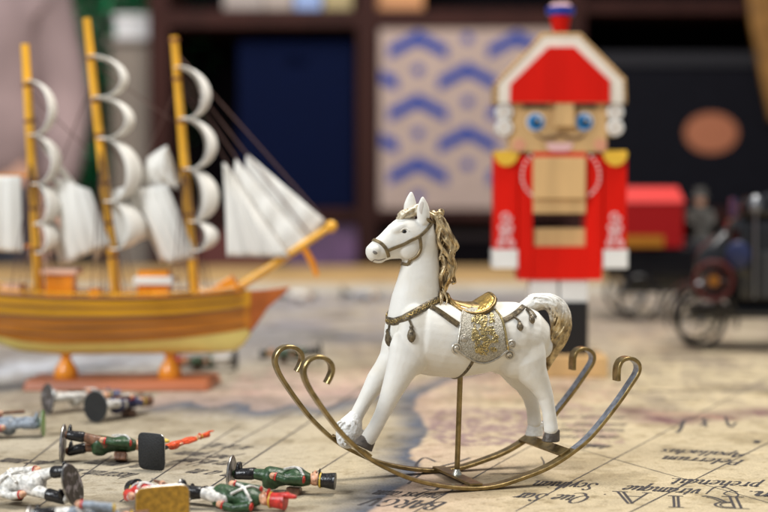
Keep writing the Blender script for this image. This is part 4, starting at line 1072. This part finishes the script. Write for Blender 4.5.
soldier('green-coated toy soldier lying nearest the rocking horse, black boots towards a thin tin base', (230, 492), (1, -.13, -.05), 'tin', 'green', 'green', 'black', 'black', None, 'oval', .0102, .0108, 8, spread=.0022, musket=False)
soldier('green-coated toy soldier with red hat lying beside the mustard base, at the bottom edge', (181, 505), (1, -.30, -.03), 'tin', 'green', 'white', 'black', 'red', 'red', 'oval', .0052, .0078, -25, pose=1, musket=False)
soldier('toy soldier fallen behind its rectangular mustard-yellow base at the bottom edge', (163, 523), (-.45, 1, -.05), 'mustard', 'red', 'white', 'black', 'black', None, 'rect', .0150, .0098, 0)
soldier('white-trousered toy soldier at the lower left corner, legs apart on a large scratched tin base', (74, 509), (-.86, .30, -.02), 'tin', 'white', 'white', 'black', 'red', None, 'oval', .0085, .0148, 35, pose=1, spread=.0046, musket=False)
soldier('grey-coated toy soldier cut off by the bottom edge left of the mustard base', (27, 533), (1, .03, .0), 'tin', 'grey', 'white', 'black', 'brown', None, 'oval', .0060, .0080, 60, musket=False)
soldier('green-coated toy soldier with white belts lying between two upright black bases', (62, 462), (1, .04, -.04), 'tin', 'green', 'brown', 'black', 'navy', 'yellow', 'oval', .0100, .0125, 20, pose=1, musket=False)
soldier('orange-coated toy soldier sticking out behind a squarish black base', (151, 471), (.47, .88, .03), 'baseblack', 'orange', 'orange', 'black', 'orange', 'orange', 'rect', .0105, .0120, 0, belts=None, musket=False, SX=.46)
soldier('blue-grey toy soldier at the left edge, feet on a green-topped base', (44, 437), (-1, -.10, -.03), 'lime', 'grey', 'grey', 'grey', 'black', None, 'oval', .0100, .0098, 10, belts=None)
soldier('toy soldier in white trousers lying behind the blue-grey one, on a round grey base', (47, 414), (.80, .60, -.04), 'tin', 'white', 'white', 'white', 'navy', None, 'round', .0120, .0120, 0)
soldier('navy-coated toy soldier with white trousers behind a round black base, before the ship plinth', (95, 423), (.52, .85, -.04), 'baseblack', 'navy', 'white', 'white', 'brown', None, 'round', .0122, .0122, 0)
soldier('small green toy soldier lying left of an upright black base, behind the rocker scrolls', (321, 363), (-1, .05, -.05), 'baseblack', 'green', 'green', 'black', 'black', None, 'oval', .0105, .0115, 0, musket=False)
soldier('toy soldier with white trousers lying just right of the ship keel, navy base', (236, 371), (-1, .12, -.05), 'baseblack', 'green', 'white', 'white', 'red', None, 'round', .0110, .0110, 0, musket=False)
soldier('dark brown toy soldier lying behind the right peg of the ship stand', (172, 367), (1, .1, -.05), 'tin', 'brown', 'brown', 'black', 'black', None, 'oval', .0080, .0085, 0, musket=False)
soldier('distant white-coated toy soldier lying past the tip of the bowsprit', (276, 303), (1, .1, -.05), 'baseblack', 'white', 'grey', 'black', 'black', None, 'round', .0130, .0130, 0, musket=False)
soldier('distant grey-coated toy soldier lying left of the horse neck, far up the table', (342, 302), (1, -.1, -.05), 'baseblack', 'grey', 'grey', 'black', 'black', None, 'round', .0130, .0130, 0, musket=False)
# ------------------------------------------------------------------ toy vehicles on the right
M['carblack'] = mat('black_lacquer', (.006, .006, .008), .18, coat=.4)
M['cargrey'] = mat('gunmetal', (.05, .052, .058), .3, .4)
M['redlac'] = mat('dark_red_lacquer', (.08, .003, .003), .5)
M['boxred'] = mat('red_box_paint', (.25, .002, .003), .6, spec=.2)
M['lidred'] = mat('pale_red_lid', (.50, .03, .025), .5, spec=.3)
M['chrome'] = mat('chrome', (.30, .31, .33), .3, .9)
M['goldband'] = mat('gold_band', (.36, .14, .012), .4, .3)
M['glassblue'] = mat('blue_glass', (.018, .028, .10), .4)
def wheel(o, c, r, m, yaw=0., nsp=10, w=.0024):
    k = MB(); rt = Matrix.Rotation(yaw, 3, 'Z'); f = lambda x, y, z: Vector(c)+rt @ Vector((x, y, z))
    k.tube([f(r*math.cos(a), 0, r*math.sin(a)) for a in [2*math.pi*i/40 for i in range(40)]], w, 10, closed=True); wh = k.build('wheel', m, o)
    k = MB(); k.tube([f((r-w*1.1)*math.cos(a), 0, (r-w*1.1)*math.sin(a)) for a in [2*math.pi*i/40 for i in range(40)]], w*.4, 8, closed=True); k.build('rim', M['carblack'], wh)
    k = MB()
    for i in range(nsp):
        a = 2*math.pi*i/nsp; k.tube([f(0, .001, 0), f((r-w)*math.cos(a), 0, (r-w)*math.sin(a))], w*.22, 6)
    k.build('spokes', M['carblack'], wh)
    k = MB(); k.ellipsoid(f(0, 0, 0), (w*1.3, w*1.6, w*1.3)); k.build('hub', M['chrome'], wh)
    return wh
VB = ground(701, 350.5); r_ = .0305
car = thing('vintage_car_model', 'black open vintage car model with spoked wheels at the right edge', 'model car', Matrix.Translation(VB) @ Matrix.Rotation(R(-8), 4, 'Z'))
CI = car.matrix_world.inverted()
wheel(car, (0, 0, r_+.004), r_, M['carblack'], R(28)); wheel(car, (.19, 0, r_+.004), r_, M['carblack']); wheel(car, (.0, .085, r_+.004), r_, M['carblack'], R(28)); wheel(car, (.19, .085, r_+.004), r_, M['carblack'])
k = MB(); k.box((-.012, .012, .036), (.235, .075, .048)); k.build('chassis', M['carblack'], car, smooth=False, bevel=.002)
k = MB(); k.box((.035, -.006, .040), (.16, .012, .045)); k.build('running_board', M['carblack'], car, smooth=False, bevel=.001)
for x in (0, .19):
    for y in (-.004, .080):
        k = MB(); P = []
        for i in range(15):
            a = R(-12+i*14.5); P.append(Vector((x+(r_+.009)*math.cos(a), y, r_+.004+(r_+.009)*math.sin(a))))
        k.strip(P, [(p-Vector((x, y, r_))).normalized() for p in P], .010, .0016); k.build('mudguard', M['carblack'], car)
k = MB(); k.loft([(Vector((.022, .044, .088)), .036, .034), (Vector((.034, .044, .092)), .046, .040), (Vector((.050, .044, .094)), .050, .042)], 20, ydir=Vector((0, 1, 0))); k.build('bonnet', M['carblack'], car)
k = MB(); k.box((.028, .004, .048), (.215, .084, .150)); k.build('body', M['carblack'], car, smooth=False, bevel=.014)
k = MB(); k.box((.064, -.002, .060), (.105, .0035, .112)); k.build('door', M['cargrey'], car, smooth=False, bevel=.002)
k = MB(); k.box((.036, .014, .1505), (.039, .074, .172)); k.build('windscreen', M['glassblue'], car, smooth=False)
k = MB(); k.prism([(.044,.008,.1505),(.215,.008,.1505),(.225,.008,.178),(.19,.008,.190),(.10,.008,.184),(.046,.008,.170)], (0, .076, 0)); k.build('folding_top', M['carblack'], car, smooth=False, bevel=.006)
for y in (.006,):
    k = MB(); k.lathe([(0, 0), (.006, .001), (.0105, .009), (.011, .012), (0, .0125)], (-.012, y, .068), 20, axis='x'); h = k.build('headlight', M['chrome'], car)
k = MB(); k.lathe([(.0, 0), (.006, .0), (.0075, .008), (.004, .016), (0, .018)], (.058, -.004, .158), 16); k.build('side_lamp', M['chrome'], car)
k = MB(); k.tube([Vector((.058, -.004, .06)), Vector((.058, -.004, .158))], .0014, 8); k.build('lamp_bracket', M['chrome'], car)
k = MB(); k.ellipsoid((.040, -.001, .108), (.014, .004, .016)); k.build('lantern_glass', M['glassblue'], car)
k = MB(); k.tube([Vector((.012+.021*math.cos(i*math.pi/16), -.014, .080+.021*math.sin(i*math.pi/16))) for i in range(32)], .0026, 8, closed=True)
for i in range(8): k.tube([Vector((.012, -.014, .080)), Vector((.012+.020*math.cos(i*math.pi/4), -.014, .080+.020*math.sin(i*math.pi/4)))], .0012, 6)
sw_ = k.build('spare_wheel', M['redlac'], car)
k = MB(); k.lathe([(.0, -.001), (.006, -.001), (.005, .0), (0, .0005)], (.012, -.0165, .080), 20, axis='y'); k.build('spare_hub', M['goldband'], sw_)

YB = 2.05
def bpt(px, py, Y=YB): return at(px, py, Y)
wg0 = bpt(655, 300); wag = thing('toy_wagon', 'red box wagon with pale red lid and gold band, beside the nutcracker', 'toy wagon', Vector((wg0.x, YB, 0)))
WO = wag.location.copy()
def wb(x0, y0, x1, y1, Y0, Y1, name, m, bev=.002):
    a = bpt(x0, y1, Y0)-WO; c = bpt(x1, y0, Y0)-WO; k = MB(); k.box((a.x, a.y, a.z), (c.x, a.y+Y1-Y0, c.z)); return k.build(name, m, wag, smooth=False, bevel=bev)
wb(618, 203, 684, 248, YB, YB+.13, 'box_body', M['boxred'])
wb(617, 235.5, 664, 247, YB-.003, YB-.0004, 'gold_band', M['goldband'], 0)
a = bpt(617, 203, YB-.002)-WO; c = bpt(686, 190, YB-.002)-WO; k = MB()
zt_ = a.z+.0005; k.add([(a.x,a.y,zt_),(c.x,a.y,zt_),(c.x,a.y+.134,zt_),(a.x,a.y+.134,zt_),(a.x+.004,a.y+.034,zt_+.022),(c.x-.004,a.y+.034,zt_+.022),(c.x-.004,a.y+.10,zt_+.022),(a.x+.004,a.y+.10,zt_+.022)],
      [(0,3,2,1),(4,5,6,7),(0,1,5,4),(1,2,6,5),(2,3,7,6),(3,0,4,7)]); k.build('lid', M['lidred'], wag, smooth=False, bevel=.002)
wb(606, 249, 742, 277, YB+.004, YB+.12, 'chassis', M['carblack'])
wb(690, 240, 720, 249, YB+.02, YB+.10, 'seat', M['cargrey'])
wb(622, 277.5, 704, 293, YB+.02, YB+.10, 'axle_box', M['carblack'])
for x in (640, 720):
    for dy in (0, .12):
        p = bpt(x, 250)-WO; wheel(wag, (p.x, dy, .033), .029, M['carblack'], 0, 10)
# driver of the wagon
dv = bpt(700, 239, YB+.06)
drv = thing('driver_figurine', 'small grey driver figurine sitting on the wagon beside the red box', 'figurine', dv)
k = MB(); k.loft([(Vector((0, 0, .0)), .014, .013), (Vector((0, 0, .018)), .014, .011), (Vector((0, 0, .036)), .015, .010), (Vector((0, 0, .045)), .008, .007)], 16)
for s in (-1, 1):
    k.loft([(Vector((s*.014, 0, .038)), .005, .005), (Vector((s*.017, -.006, .024)), .0045, .0045), (Vector((s*.010, -.018, .020)), .004, .004)], 10); k.loft([(Vector((s*.007, 0, .004)), .007, .007), (Vector((s*.008, -.022, .004)), .006, .006), (Vector((s*.008, -.024, -.014)), .005, .005)], 10)
dg_ = mat('driver_grey', (.06, .056, .05), .8)
voxel(k, 'body', dg_, drv, .0012, 3)
k = MB(); k.ellipsoid((0, -.001, .054), (.0075, .008, .0095)); k.build('head', E['skin'], drv)
k = MB(); k.lathe([(.0, .058), (.0125, .0585), (.009, .061), (.0085, .072), (0, .073)], n=18); k.build('hat', dg_, drv)

# ------------------------------------------------------------------ shelving and what stands on it
M['shelfwood'] = mat('dark_walnut', (.030, .011, .009), .7, spec=.1, var=.25, scale=10, stretch=(1, 1, .2))
M['shelfdark'] = mat('shaded_backboard', (.004, .003, .004), .9, spec=.05)  # near black: the shade inside the shelf is put into the colour
M['navy'] = mat('navy_fabric', (.0015, .004, .021), .9, var=.2, scale=60, spec=.08)
M['binblack'] = mat('charcoal_fabric', (.006, .006, .009), .9, var=.2, scale=40, spec=.08)
M['boxpink'] = mat('pinkish_card', (.36, .275, .24), .8, spec=.2, var=.08, scale=25)
M['chev'] = mat('navy_print', (.001, .035, .24), .8, spec=.2)
M['copper'] = mat('copper_plate', (.33, .11, .05), .5, .1)
YH = 4.0
def hpt(px, py, Y=YH): return at(px, py, Y)
sh0 = hpt(360, 250); SHO = Vector((sh0.x, YH, -.75))
shelf = thing('bookshelf', 'dark walnut open bookshelf standing against the wall behind the table', 'bookshelf', SHO)
def hbox(x0, y0, x1, y1, Y0, Y1, name, m, parent=None, O=None, bev=.002, z0=None):
    a = hpt(x0, y1, YH); c = hpt(x1, y0, YH); O = O if O is not None else SHO; k = MB(); za = a.z if z0 is None else z0
    k.box((a.x-O.x, Y0-O.y, za-O.z), (c.x-O.x, Y1-O.y, c.z-O.z)); return k.build(name, m, parent or shelf, smooth=False, bevel=bev)
DP = .38
for x0, x1 in ((150,168), (357,377), (566,586), (800,820)): hbox(x0, -170, x1, 262, YH, YH+DP, 'upright', M['shelfwood'], z0=-.75)
for x0, x1 in ((168,357), (377,566), (586,800)):
    for y0, y1 in ((9,27), (209,221), (-175,-158)): hbox(x0+.05, y0-(9 if x0 > 500 and y0 == 9 else 0), x1-.05, y1-(14 if x0 > 500 and y0 == 9 else 0), YH+.004, YH+DP-.002, 'shelf_board', M['shelfwood'])
hbox(151, -168, 819, 262, YH+DP+.001, YH+DP+.012, 'back_panel', M['shelfdark'], z0=-.75)
def sitem(name, label, cat, px, O): return thing(name, label, cat, O)
# navy bin in the left bay
O = hpt(300, 209, YH+.06); it = sitem('storage_bin', 'navy blue fabric bin filling the left bay of the shelf', 'storage bin', 0, O)
hbox(236, 38, 354, 208.9, YH+.06, YH+.34, 'bin_body', M['navy'], it, O, .006)
k = MB(); c = hpt(296, 60, YH+.055)-O; k.tube([c+Vector((.03*math.cos(a), 0, .008*math.sin(a))) for a in [i*math.pi/8 for i in range(16)]], .003, 6, closed=True); k.build('handle', M['navy'], it)
# patterned box in the middle bay
O = hpt(470, 209, YH+.012); it = sitem('patterned_box', 'pinkish card box printed with navy chevrons and dots, in the middle bay', 'storage box', 0, O)
a = hpt(379.5, 208.8)-O; c = hpt(562, 27.6)-O; k = MB(); k.box((a.x, .0, a.z), (c.x, .328, c.z))
def cpt(x, y): return hpt(x, y, YH+.012)-O+Vector((0, -.002, 0))
for ix in range(-1, 3):
    for iy in range(-1, 4):
        for ox, oy in ((0, 0), (49.5, 31.5)):
            cx, cy = 418+99*ix+ox, 36+63*iy+oy
            for s in (-1, 1):
                P = [(cx, cy-5.5), (cx+s*29.5, cy+10.5), (cx+s*29.5, cy+23), (cx, cy+8)]
                if all(381 < x < 560 and 29 < y < 206 for x, y in P): k.prism([cpt(x, y) for x, y in P], (0, .0018, 0), 1)
                elif cx < 381 and s > 0 and cy > 29 and cy < 185: k.prism([cpt(max(x, 381), y if x >= 381 else y+(381-x)*.6) for x, y in P], (0, .0018, 0), 1)
            d = (cx, cy+34)
            if 386 < d[0] < 556 and 34 < d[1] < 202: k.prism([cpt(d[0]+5.6*math.cos(a), d[1]+5*math.sin(a)) for a in [i*math.pi/6 for i in range(12)]], (0, .0018, 0), 1)
k.build('box_body', [M['boxpink'], M['chev']], it, smooth=False)
# charcoal bin with a copper oval on the right
O = hpt(690, 209, YH+.02); it = sitem('storage_bin', 'charcoal bin with an oval copper plate in the right bay of the shelf', 'storage bin', 0, O)
hbox(592, 66, 792, 208.8, YH+.02, YH+.34, 'bin_body', M['binblack'], it, O, .008)
hbox(590, 52, 794, 65.9, YH+.012, YH+.345, 'bin_lid', mat('charcoal_lid', (.022, .022, .026), .8, spec=.1), it, O, .004)
k = MB(); k.prism([hpt(711+26.5*math.cos(a), 133+20*math.sin(a), YH+.02)-O+Vector((0, -.004, 0)) for a in [i*math.pi/20 for i in range(40)]], (0, .0036, 0)); k.build('oval_plate', M['copper'], it, smooth=False)
# golden frame leaning at the upper right
O = hpt(770, 60, YH-.05); it = sitem('gilt_frame', 'slanting golden brown picture frame at the upper right corner', 'picture frame', 0, O)
k = MB(); k.prism([hpt(x, y, YH-.05)-O for x, y in ((744,-60),(766,-60),(792,120),(772,120),(752,22))], (0, .03, 0)); k.build('frame_rail', mat('gilt_wood', (.26, .125, .03), .4, .3, var=.3, scale=20), it, smooth=False, bevel=.004)
# row on the shelf's upper board
def upper(name, label, x0, y0, x1, m, depth=.2, cat='box', extra=None):
    O = hpt((x0+x1)/2, 8.9, YH+.03); it = thing(name, label, cat, O); hbox(x0, y0, x1, 8.9, YH+.03, YH+.03+depth, 'box_body', m, it, O, .004)
    hbox(x0-1, y0-12, x1+1, y0-.2, YH+.027, YH+.033+depth, 'lid', m, it, O, .004)
upper('cardboard_box', 'greyish cream box on the upper shelf, first beside the dark gap', 222, -40, 262, mat('grey_cream_card', (.28, .24, .22), .8))
upper('cardboard_box', 'beige box on the upper shelf, against the pale blue light spot', 263, -30, 292, mat('beige_card', (.30, .25, .22), .8))
upper('light_spot_box', 'pale blue box on the upper shelf, standing in for a spot of light', 293.5, -26, 321, mat('light_spot_blue', (.20, .28, .50), .3), cat='tin')  # pale blue box built in place of a glowing spot of light
upper('cardboard_box', 'yellowish box on the upper shelf, at the end of the row', 323, -24, 352, mat('yellow_card', (.30, .24, .12), .8))
upper('wooden_box', 'orange wooden box on the upper shelf above the patterned box', 376, -34, 424, mat('orange_wood', (.42, .18, .06), .5, var=.2, scale=20))
# bottom bay
O = hpt(330, 300, YH+.03); it = thing('gift_bag', 'purple bag in the lower bay, seen past the tip of the bowsprit', 'bag', O)
k = MB(); k.prism([hpt(x, y, YH+.03)-O for x, y in ((284,300),(286,226),(358,224),(357,300))], (0, .16, 0)); k.build('bag_body', mat('purple_paper', (.095, .045, .105), .6, var=.4, scale=18), it, smooth=False, bevel=.004)
k = MB(); k.tube([hpt(x, y, YH+.05)-O for x, y in ((306,226),(312,221.5),(322,221.3),(332,221.5),(338,226))], .003, 8); k.build('handle', M['rope'], it)
O = hpt(240, 300, YH+.03); it = thing('storage_bin', 'maroon bin in the lower bay behind the ship masts', 'storage bin', O)
hbox(172, 232, 270, 300, YH+.03, YH+.33, 'bin_body', mat('maroon_fabric', (.10, .022, .018), .8, var=.2), it, O, .008)
hbox(170.5, 226, 271.5, 231.8, YH+.026, YH+.334, 'bin_rim', mat('maroon_rim', (.07, .02, .016), .7), it, O, .004)
O = hpt(440, 300, YH+.05); it = thing('storage_bin', 'black bin in the lower bay below the patterned box', 'storage bin', O)
hbox(382, 240, 560, 300, YH+.05, YH+.33, 'bin_body', M['shelfdark'], it, O, .008)
hbox(381, 233, 561, 239.8, YH+.046, YH+.334, 'bin_rim', mat('black_rim', (.02, .008, .008), .7), it, O, .004)

# pillar, white crate and plant on the left
O = ground(0, 400); O = Vector((hpt(137, 100, 4.1).x, 4.22, -.75))
pil = thing('pedestal', 'plain grey-beige pedestal column left of the shelf', 'pedestal', O)
a = hpt(112, 300, 4.1); c = hpt(163, 43, 4.1)
k = MB(); k.box((a.x-O.x, -.12, 0), (c.x-O.x, .12, c.z+.75)); k.build('shaft', mat('taupe_paint', (.20, .165, .135), .7, var=.06, scale=10), pil, smooth=False, bevel=.006)
k = MB(); k.box((a.x-O.x-.012, -.135, c.z+.7502), (c.x-O.x+.012, .135, c.z+.762)); k.build('top_slab', mat('taupe_top', (.24, .20, .17), .7), pil, smooth=False, bevel=.003)
WB = Vector((O.x, O.y, c.z+.0122)); wbx = thing('white_crate', 'small white crate on top of the pedestal', 'crate', WB)
k = MB(); hh = (hpt(0, 18, 4.1).z-hpt(0, 40, 4.1).z); k.box((-.066, -.08, 0), (.076, .08, hh)); k.build('crate_body', mat('white_plastic', (.55, .55, .56), .5), wbx, smooth=False, bevel=.004)
k = MB(); k.box((-.07, -.084, hh+.0002), (.08, .084, hh+.012)); k.build('crate_rim', mat('white_plastic_rim', (.62, .62, .62), .5), wbx, smooth=False, bevel=.003)
PO = Vector((hpt(108, 0, 4.4).x, 4.42, -.75)); pl = thing('potted_plant', 'bushy green plant behind the person and the white crate', 'plant', PO)
k = MB(); k.lathe([(0, 0), (.10, 0), (.13, .28), (.14, .30), (.12, .30), (0, .27)], n=24); k.build('pot', mat('terracotta', (.30, .12, .06), .7), pl)
k = MB(); k.tube([Vector((0, 0, .27)), Vector((.01, 0, .7)), Vector((-.01, .0, 1.25))], [.02, .016, .01], 8); k.build('stem', mat('bark', (.08, .05, .03), .8), pl)
k = MB(); rr = random.Random(8)
for i in range(2600):
    z = rr.uniform(.85, 1.75); rad = .24*math.sqrt(rr.random())*(1.25-abs(z-1.3)); a = rr.uniform(0, 6.283); c = Vector((rad*math.cos(a), rad*math.sin(a)*.6, z))
    d = Vector((math.cos(a), math.sin(a), rr.uniform(-.5, .6))).normalized(); s_ = d.cross(Vector((0, 0, 1))).normalized(); l = rr.uniform(.04, .07)
    k.add([c, c+d*l*.5+s_*l*.26+Vector((0,0,.006)), c+d*l, c+d*l*.5-s_*l*.26+Vector((0,0,.006))], [(0, 1, 2, 3)])
k.build('foliage', mat('leaf_green', (.02, .30, .12), .7, var=.35, scale=14), pl, smooth=False)

# person standing behind the far left end of the table
PX0 = hpt(12, 100, 3.8).x
per = thing('person', 'person in a pale mauve-grey knitted sweater standing behind the ship', 'person', Vector((PX0-.10, 3.86, -.75)))
def skin(name, V, Ed, rad, m, parent, root=0):
    me = bpy.data.meshes.new(name); me.from_pydata(V, Ed, []); o = bpy.data.objects.new(name, me); C.objects.link(o)
    sk = o.modifiers.new('skin', 'SKIN'); sk.use_smooth_shade = True
    bm = bmesh.new(); bm.from_mesh(me); ly = bm.verts.layers.skin.verify(); bm.verts.ensure_lookup_table()
    for i, r in enumerate(rad): bm.verts[i][ly].radius = r if hasattr(r, '__len__') else (r, r); bm.verts[i][ly].use_root = (i == root)
    bm.to_mesh(me); bm.free()
    sb_ = o.modifiers.new('sub', 'SUBSURF'); sb_.levels = 2; sb_.render_levels = 2
    dg = bpy.context.evaluated_depsgraph_get(); dg.update(); me2 = bpy.data.meshes.new_from_object(o.evaluated_get(dg)); bpy.data.objects.remove(o)
    me2.name = name; me2.materials.clear(); me2.materials.append(m); me2.polygons.foreach_set('use_smooth', [True]*len(me2.polygons))
    o = bpy.data.objects.new(name, me2); C.objects.link(o); o.parent = parent; return o
V = [(0,0,.96),(0,0,1.12),(0,-.01,1.30),(0,0,1.43),(0,0,1.50),(0,-.015,1.60),(0,-.02,1.70)]; Ed = [(0,1),(1,2),(2,3),(3,4),(4,5),(5,6)]; rd_ = [(.15,.11),(.14,.105),(.165,.115),(.10,.08),(.055,.058),(.075,.095),(.06,.075)]
for s in (-1, 1):
    b0 = len(V); V += [(s*.17,0,1.41),(s*.215,.0,1.14),(s*.20,-.06,.90),(s*.195,-.085,.83),(s*.19,-.09,.79)]; Ed += [(3,b0),(b0,b0+1),(b0+1,b0+2),(b0+2,b0+3),(b0+3,b0+4)]; rd_ += [.062,.047,.032,(.022,.04),(.018,.036)]
    for q in range(4):
        f0 = len(V); y = -.118+q*.019; ln = (.072,.082,.078,.062)[q]; V += [(s*.188,y,.775),(s*.183,y-.003,.775-ln*.5),(s*.172,y-.004,.775-ln)]; Ed += [(b0+4,f0),(f0,f0+1),(f0+1,f0+2)]; rd_ += [.010,.009,.0075]
    f0 = len(V); V += [(s*.185,-.125,.82),(s*.175,-.145,.785),(s*.17,-.152,.76)]; Ed += [(b0+3,f0),(f0,f0+1),(f0+1,f0+2)]; rd_ += [.012,.010,.008]
    b0 = len(V); V += [(s*.09,0,.88),(s*.10,.0,.50),(s*.10,.015,.10),(s*.105,-.08,.035)]; Ed += [(0,b0),(b0,b0+1),(b0+1,b0+2),(b0+2,b0+3)]; rd_ += [.085,.058,.042,(.042,.03)]
skin('body', V, Ed, rd_, mat('skin_tone', (.52, .30, .22), .5), per)
V = [(0,0,.90),(0,0,1.12),(0,-.01,1.30),(0,0,1.42),(0,0,1.47)]; Ed = [(0,1),(1,2),(2,3),(3,4)]; rd_ = [(.185,.145),(.175,.14),(.19,.145),(.12,.10),(.075,.075)]
for s in (-1, 1):
    b0 = len(V); V += [(s*.175,0,1.40),(s*.225,.0,1.14),(s*.205,-.058,.91)]; Ed += [(3,b0),(b0,b0+1),(b0+1,b0+2)]; rd_ += [.088,.072,.055]
skin('sweater', V, Ed, rd_, mat('mauve_knit', (.25, .185, .185), .9, spec=.1, var=.3, scale=5, bump=1., bscale=12), per)
V = [(0,0,1.0),(0,0,.92)]; Ed = [(0,1)]; rd_ = [(.165,.125),(.165,.125)]
for s in (-1, 1):
    b0 = len(V); V += [(s*.092,0,.84),(s*.10,.0,.50),(s*.102,.012,.09)]; Ed += [(1,b0),(b0,b0+1),(b0+1,b0+2)]; rd_ += [.102,.078,.066]
skin('trousers', V, Ed, rd_, mat('dark_trousers', (.03, .03, .04), .8), per)
k = MB(); k.ellipsoid((0, .012, 1.675), (.088, .108, .10)); k.ellipsoid((0, .05, 1.62), (.08, .07, .11)); k.build('hair', mat('brown_hair', (.06, .035, .02), .6, var=.4, scale=60), per)
for s in (-1, 1):
    k = MB(); k.ellipsoid((s*.03, -.108, 1.625), (.012, .006, .007)); k.build('eye', M['wpaint'], per)
    k = MB(); k.ellipsoid((s*.105, -.06, .035), (.052, .14, .045)); k.build('shoe', M['bpaint'], per)
k = MB(); k.ellipsoid((0, -.115, 1.595), (.012, .02, .02)); k.build('nose', mat('skin_nose', (.52, .29, .21), .5), per)
k = MB(); k.ellipsoid((0, -.105, 1.555), (.024, .008, .006)); k.build('lips', mat('lip_tone', (.42, .16, .13), .5), per)
# ------------------------------------------------------------------ light of the room, with added fill lamps
w = bpy.data.worlds.new('World'); S.world = w; w.use_nodes = True
w.node_tree.nodes['Background'].inputs['Color'].default_value = (.86, .92, 1, 1)
w.node_tree.nodes['Background'].inputs['Strength'].default_value = .24
def lamp(name, loc, target, size, power, col):
    l = bpy.data.lights.new(name, 'AREA'); l.shape = 'DISK'; l.size = size; l.energy = power; l.color = col
    o = bpy.data.objects.new(name, l); C.objects.link(o); o.location = loc
    o.rotation_euler = (Vector(target)-Vector(loc)).to_track_quat('-Z', 'Y').to_euler(); return o
lamp('window_light', (-1.5, -.35, 1.5), (0, 1.0, .05), .8, 38, (.93, .97, 1))
lamp('overhead_fill', (.5, 1.3, 2.0), (.1, 1.2, 0), 1.1, 40, (1, .95, .87))  # unseen warm fill lamp added above the table
lamp('background_fill', (-.3, 2.7, 1.75), (0, 4.2, .35), 1.2, 29, (1, .95, .9))  # unseen lamp added to brighten the shelf and background
S.view_settings.view_transform = 'Standard'; S.view_settings.look = 'None'; S.view_settings.gamma = 1; S.view_settings.exposure = .42
S.render.engine = 'CYCLES'; S.cycles.use_denoising = True
S.cycles.max_bounces = 8; S.cycles.sample_clamp_indirect = 6
